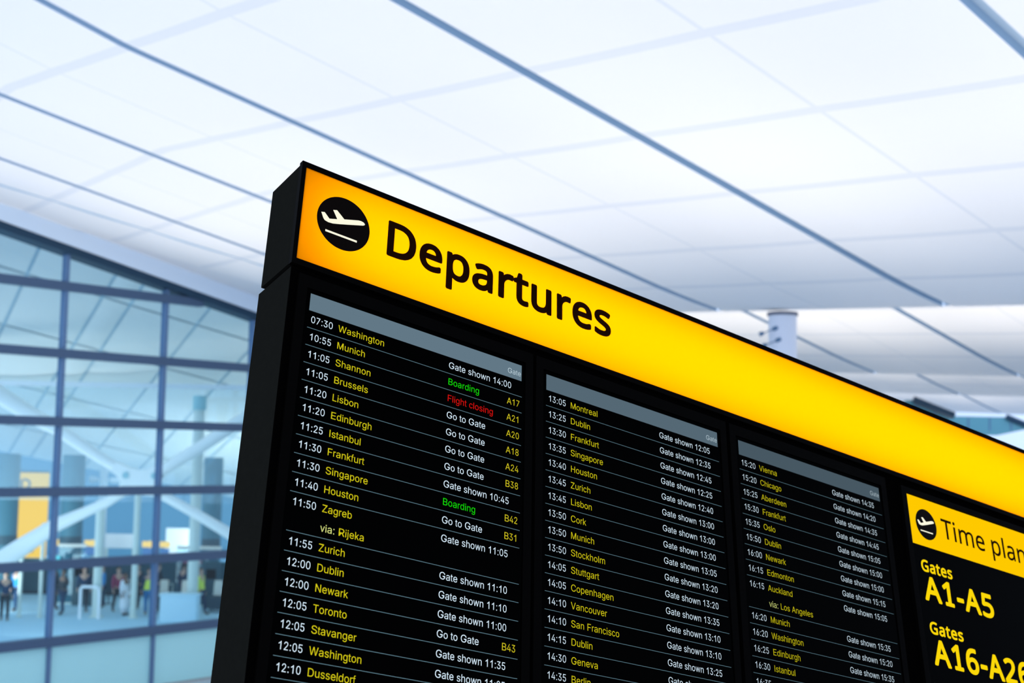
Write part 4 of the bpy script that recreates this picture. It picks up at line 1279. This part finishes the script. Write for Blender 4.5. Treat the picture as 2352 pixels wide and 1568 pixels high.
# ------------------------------------------------------------------ the far end of the hall, right
m = MB()
m.box(-34, 66, 96, 96.4, 0.0, 17.0)
struct('wall_far', m, M['sign_white'])
for y, pts, nm in ((69.0, [(19.6, 9.4), (21.05, 10.42), (21.9, 10.42), (23.55, 9.62), (23.0, 9.2)], 'window_3'),
                   (88.0, [(29.6, 10.24), (34.1, 10.24), (35.4, 9.55), (33.0, 9.0), (28.6, 8.9)], 'window_4')):
    m = MB()
    n = len(pts)
    vs = [(x, y, z) for x, z in pts] + [(x, y + 0.15, z) for x, z in pts]
    m.add(vs, [tuple(range(n - 1, -1, -1)), tuple(range(n, 2 * n))] + [(i, (i + 1) % n, n + (i + 1) % n, n + i) for i in range(n)])
    wn = struct(nm, m, M['far_glass'])
    a, b = (pts[2], pts[3]) if nm == 'window_3' else (pts[1], pts[2])
    m = MB()
    m.tube([(a[0] - 0.5, y - 0.1, a[1] + 0.02), (b[0], y - 0.1, b[1])], 0.20, 8)
    m.build('sloping_frame', M['top_rail'], wn)
    for k in range(1, 4):
        m = MB()
        x = pts[0][0] + (b[0] - pts[0][0]) * k / 4
        m.box(x - 0.04, x + 0.04, y - 0.03, y - 0.001, 9.3, 10.2)
        m.build('glazing_bar', M['mullion'], wn)


# ------------------------------------------------------------------ people in the hall beyond the glass
def skin_mesh(name, chains, m, parent, sub=1):
    """chains: dict of joints {name: (x, y, z, r)}, list of bones; grown with the Skin modifier"""
    joints, bones, root = chains
    bm = bmesh.new()
    lay = bm.verts.layers.skin.verify()
    vv = {}
    for k, (x, y, z, rx, ry) in joints.items():
        v = bm.verts.new((x, y, z))
        v[lay].radius = (rx, ry)
        v[lay].use_root = (k == root)
        vv[k] = v
    for a, b in bones:
        bm.edges.new((vv[a], vv[b]))
    me = bpy.data.meshes.new(name)
    bm.to_mesh(me)
    bm.free()
    o = bpy.data.objects.new(name, me)
    COL.objects.link(o)
    md = o.modifiers.new('skin', 'SKIN')
    md.use_smooth_shade = True
    md2 = o.modifiers.new('smooth', 'SUBSURF')
    md2.levels = md2.render_levels = sub
    dg = bpy.context.evaluated_depsgraph_get()
    baked = bpy.data.meshes.new_from_object(o.evaluated_get(dg))
    o.modifiers.clear()
    o.data = baked
    baked.materials.clear()
    baked.materials.append(m)
    o.parent = parent
    return o


def person(label, x, y, rz, h, top, legs, hair, skin, arms=('down', 'down'), stride=0.06, lean=0.0, long_coat=False, vest=None):
    t = thing('person', label, 'person', (x, y, FZ), rz, 'people beyond the glass wall')
    k = h / 1.75
    J = {}

    def j(n, px, py, pz, r, r2=None):
        J[n] = (px * k, (py - lean * max(0, pz - 0.9)) * k, pz * k, r * k, (r2 or r) * k)

    j('pelvis', 0, 0, 0.95, 0.14, 0.10)
    j('waist', 0, 0, 1.10, 0.125, 0.09)
    j('chest', 0, 0, 1.33, 0.155, 0.10)
    j('neck', 0, 0, 1.49, 0.055)
    j('jaw', 0, -0.02, 1.575, 0.066, 0.076)
    j('brow', 0, -0.005, 1.66, 0.078, 0.094)
    j('crown', 0, 0.01, 1.72, 0.056, 0.066)
    B = [('pelvis', 'waist'), ('waist', 'chest'), ('chest', 'neck'), ('neck', 'jaw'), ('jaw', 'brow'), ('brow', 'crown')]
    for s, nm in ((1, 'l'), (-1, 'r')):
        st = stride * s
        j('hip' + nm, 0.09 * s, 0, 0.87, 0.085)
        j('knee' + nm, 0.10 * s, -st - 0.02, 0.49, 0.058)
        j('ankle' + nm, 0.10 * s, -st * 1.6 + 0.02, 0.085, 0.042)
        j('toe' + nm, 0.11 * s, -st * 1.6 - 0.15, 0.045, 0.042)
        B += [('pelvis', 'hip' + nm), ('hip' + nm, 'knee' + nm), ('knee' + nm, 'ankle' + nm), ('ankle' + nm, 'toe' + nm)]
        pose = arms[0 if s == 1 else 1]
        j('sh' + nm, 0.185 * s, 0, 1.42, 0.062)
        if pose == 'down':
            e, wr, d = (0.235 * s, 0.03, 1.14), (0.25 * s, -0.05, 0.90), Vector((0.0, -0.25, -1.0))
        elif pose == 'forward':
            e, wr, d = (0.23 * s, -0.06, 1.15), (0.17 * s, -0.30, 1.08), Vector((-0.15 * s, -1.0, -0.1))
        else:
            e, wr, d = (0.30 * s, -0.02, 1.18), (0.38 * s, -0.22, 1.32), Vector((0.3 * s, -0.5, 0.8))
        d.normalize()
        j('el' + nm, *e, 0.045)
        j('wr' + nm, *wr, 0.030, 0.024)
        wv = Vector(wr)
        pm = wv + d * 0.08
        j('palm' + nm, *pm, 0.036, 0.018)
        B += [('chest', 'sh' + nm), ('sh' + nm, 'el' + nm), ('el' + nm, 'wr' + nm), ('wr' + nm, 'palm' + nm)]
        side = Vector((0, 1, 0)) if pose == 'down' else Vector((1, 0, 0))
        curl = Vector((-s, 0, 0)) if pose == 'down' else Vector((0, 0, -1))
        for q, (off, ln) in enumerate(((-0.030, 0.062), (-0.010, 0.074), (0.010, 0.070), (0.030, 0.055))):
            a = pm + side * off + d * 0.030
            b = a + d * ln * 0.55 + curl * 0.008
            c = b + d * ln * 0.40 + curl * 0.024
            j('f%d' % q + nm, *a, 0.0095)
            j('g%d' % q + nm, *b, 0.0088)
            j('h%d' % q + nm, *c, 0.0078)
            B += [('palm' + nm, 'f%d' % q + nm), ('f%d' % q + nm, 'g%d' % q + nm), ('g%d' % q + nm, 'h%d' % q + nm)]
        a = wv + d * 0.04 + side * -0.040
        b = a + d * 0.045 + side * -0.022
        j('t0' + nm, *a, 0.011)
        j('t1' + nm, *b, 0.009)
        B += [('wr' + nm, 't0' + nm), ('t0' + nm, 't1' + nm)]
    skin_mesh('body', (J, B, 'pelvis'), skin, t)

    def grow(names, f, add):
        return {n: (J[n][0], J[n][1], J[n][2], J[n][3] * f + add, J[n][4] * f + add) for n in names}

    up = grow(['waist', 'chest', 'shl', 'shr', 'ell', 'elr', 'wrl', 'wrr', 'pelvis'], 1.10, 0.012)
    if not long_coat:
        x0, y0_, z0_, r0, r1 = up['pelvis']
        up['pelvis'] = (x0, y0_, z0_ - 0.02, r0 * 1.0, r1 * 1.05)
    ub = [('pelvis', 'waist'), ('waist', 'chest')] + [(a + n, b + n) for n in 'lr' for a, b in (('sh', 'el'), ('el', 'wr'))] + [('chest', 'shl'), ('chest', 'shr')]
    if long_coat:
        up['hem'] = (0, 0.0, 0.16 * k, 0.30, 0.22)
        up['skirt'] = (0, 0.0, 0.60 * k, 0.22, 0.17)
        ub += [('pelvis', 'skirt'), ('skirt', 'hem')]
    skin_mesh('robe' if long_coat else 'jacket', (up, ub, 'waist'), top, t)
    if vest:
        vs = grow(['waist', 'chest'], 1.24, 0.022)
        vs['low'] = (0, 0, J['pelvis'][2] + 0.02, J['pelvis'][3] * 1.24 + 0.02, J['pelvis'][4] * 1.24 + 0.03)
        skin_mesh('vest', (vs, [('low', 'waist'), ('waist', 'chest')], 'waist'), vest, t)
    lw = grow(['pelvis', 'hipl', 'hipr', 'kneel', 'kneer', 'anklel', 'ankler'], 1.06, 0.012)
    skin_mesh('trousers', (lw, [('pelvis', 'hip' + n) for n in 'lr'] + [(a + n, b + n) for n in 'lr' for a, b in (('hip', 'knee'), ('knee', 'ankle'))], 'pelvis'), legs, t)
    for n in 'lr':
        sh = grow(['ankle' + n, 'toe' + n], 1.08, 0.010)
        skin_mesh('shoe', (sh, [('ankle' + n, 'toe' + n)], 'ankle' + n), M['shoe'], t)
    hd = Vector(J['brow'][:3])
    m = MB()
    nseg, rings = 16, 7
    vs, fs = [], []
    for i in range(rings + 1):
        a = math.radians(100) * i / rings
        for q in range(nseg):
            b = 2 * math.pi * q / nseg
            drop = 0.35 * max(0.0, math.sin(b))
            aa = a * (1.0 + drop)
            if math.sin(b) < -0.3:
                aa = min(aa, math.radians(58))
            vs.append((hd.x + 0.094 * k * math.sin(aa) * math.cos(b), hd.y + 0.012 + 0.110 * k * math.sin(aa) * math.sin(b), hd.z + 0.012 + 0.098 * k * math.cos(aa)))
    for i in range(rings):
        for q in range(nseg):
            fs.append((i * nseg + q, i * nseg + (q + 1) % nseg, (i + 1) * nseg + (q + 1) % nseg, (i + 1) * nseg + q))
    m.add(vs, fs, 0, True)
    m.build('hair', hair, t)
    m = MB()
    jy = hd.y - 0.093 * k
    for sx in (-1, 1):
        m.tube([(hd.x + sx * 0.031 * k, jy + 0.006, hd.z - 0.035 * k), (hd.x + sx * 0.031 * k, jy - 0.004, hd.z - 0.035 * k)], 0.011 * k, 8, 0)
    m.build('eyes', M['eye'], t)
    m = MB()
    m.tube([(hd.x, jy + 0.012, hd.z - 0.035 * k), (hd.x, jy - 0.018, hd.z - 0.070 * k), (hd.x, jy + 0.010, hd.z - 0.078 * k)], [0.009 * k, 0.014 * k, 0.010 * k], 8)
    m.build('nose', skin, t)
    m = MB()
    m.tube([(hd.x - 0.024 * k, jy + 0.016, hd.z - 0.104 * k), (hd.x, jy + 0.008, hd.z - 0.103 * k), (hd.x + 0.024 * k, jy + 0.016, hd.z - 0.104 * k)], 0.007 * k, 8)
    m.build('mouth', M['lip'], t)
    m = MB()
    for sx in (-1, 1):
        m.tube([(hd.x + sx * 0.078 * k, hd.y + 0.015, hd.z - 0.015 * k), (hd.x + sx * 0.090 * k, hd.y + 0.02, hd.z - 0.035 * k), (hd.x + sx * 0.080 * k, hd.y + 0.01, hd.z - 0.065 * k)], 0.012 * k, 8)
    m.build('ears', skin, t)
    return t


Mx = M
person('person in a dark navy coat standing by the thin post, leftmost of the crowd', -18.95, 49.6, 0.4, 1.80, Mx['navy'], Mx['charcoal'], Mx['hair_dark'], Mx['skin'])
person('person in a dark jacket holding up a white strip, right of the left mullion', -17.45, 51.6, -0.6, 1.75, Mx['charcoal'], Mx['navy'], Mx['hair_dark'], Mx['skin_dark'], arms=('raised', 'down'))
person('person in a maroon jacket beside the pale post', -15.62, 52.7, 0.8, 1.76, Mx['maroon'], Mx['charcoal'], Mx['hair_brown'], Mx['skin'], stride=0.12)
person('person in dark clothes right of the maroon jacket person', -15.15, 53.8, -0.3, 1.80, Mx['charcoal'], Mx['charcoal'], Mx['hair_dark'], Mx['skin'], arms=('forward', 'forward'))
person('person in a long white robe left of the slender post', -15.02, 51.6, 1.2, 1.66, Mx['white_cloth'], Mx['white_cloth'], Mx['hair_dark'], Mx['skin_dark'], long_coat=True, stride=0.0)
person('person in a yellow high visibility vest left of the mullion', -14.20, 52.0, 0.2, 1.82, Mx['navy'], Mx['blue_cloth'], Mx['hair_dark'], Mx['skin'], arms=('forward', 'down'), vest=Mx['hivis'], stride=0.08)
person('person in a yellow high visibility jacket near the flight board', -12.20, 52.2, 1.4, 1.84, Mx['hivis'], Mx['navy'], Mx['hair_brown'], Mx['skin'], stride=0.12)
person('person in a bright blue jacket behind the lower hoop rail', -16.6, 53.8, -1.0, 1.74, Mx['blue_cloth'], Mx['navy'], Mx['hair_brown'], Mx['skin'])
person('person in a navy jacket between the cream suitcases', -13.45, 54.5, 2.6, 1.78, Mx['navy'], Mx['navy'], Mx['hair_dark'], Mx['skin'])
person('person in a navy jacket left of the white hoop rail', -16.95, 52.6, 0.3, 1.77, Mx['navy'], Mx['charcoal'], Mx['hair_dark'], Mx['skin'])
person('person in dark clothes with arms forward, behind the thin post pair', -14.45, 54.3, 2.2, 1.79, Mx['charcoal'], Mx['navy'], Mx['hair_brown'], Mx['skin'], arms=('forward', 'forward'))
person('person in a bright blue jacket at the left edge behind the leftmost person', -19.6, 52.4, -0.5, 1.75, Mx['blue_cloth'], Mx['navy'], Mx['hair_dark'], Mx['skin'])
person('person in dark clothes under the left end of the yellow sign', -18.35, 53.0, 1.1, 1.8, Mx['charcoal'], Mx['charcoal'], Mx['hair_dark'], Mx['skin_dark'])
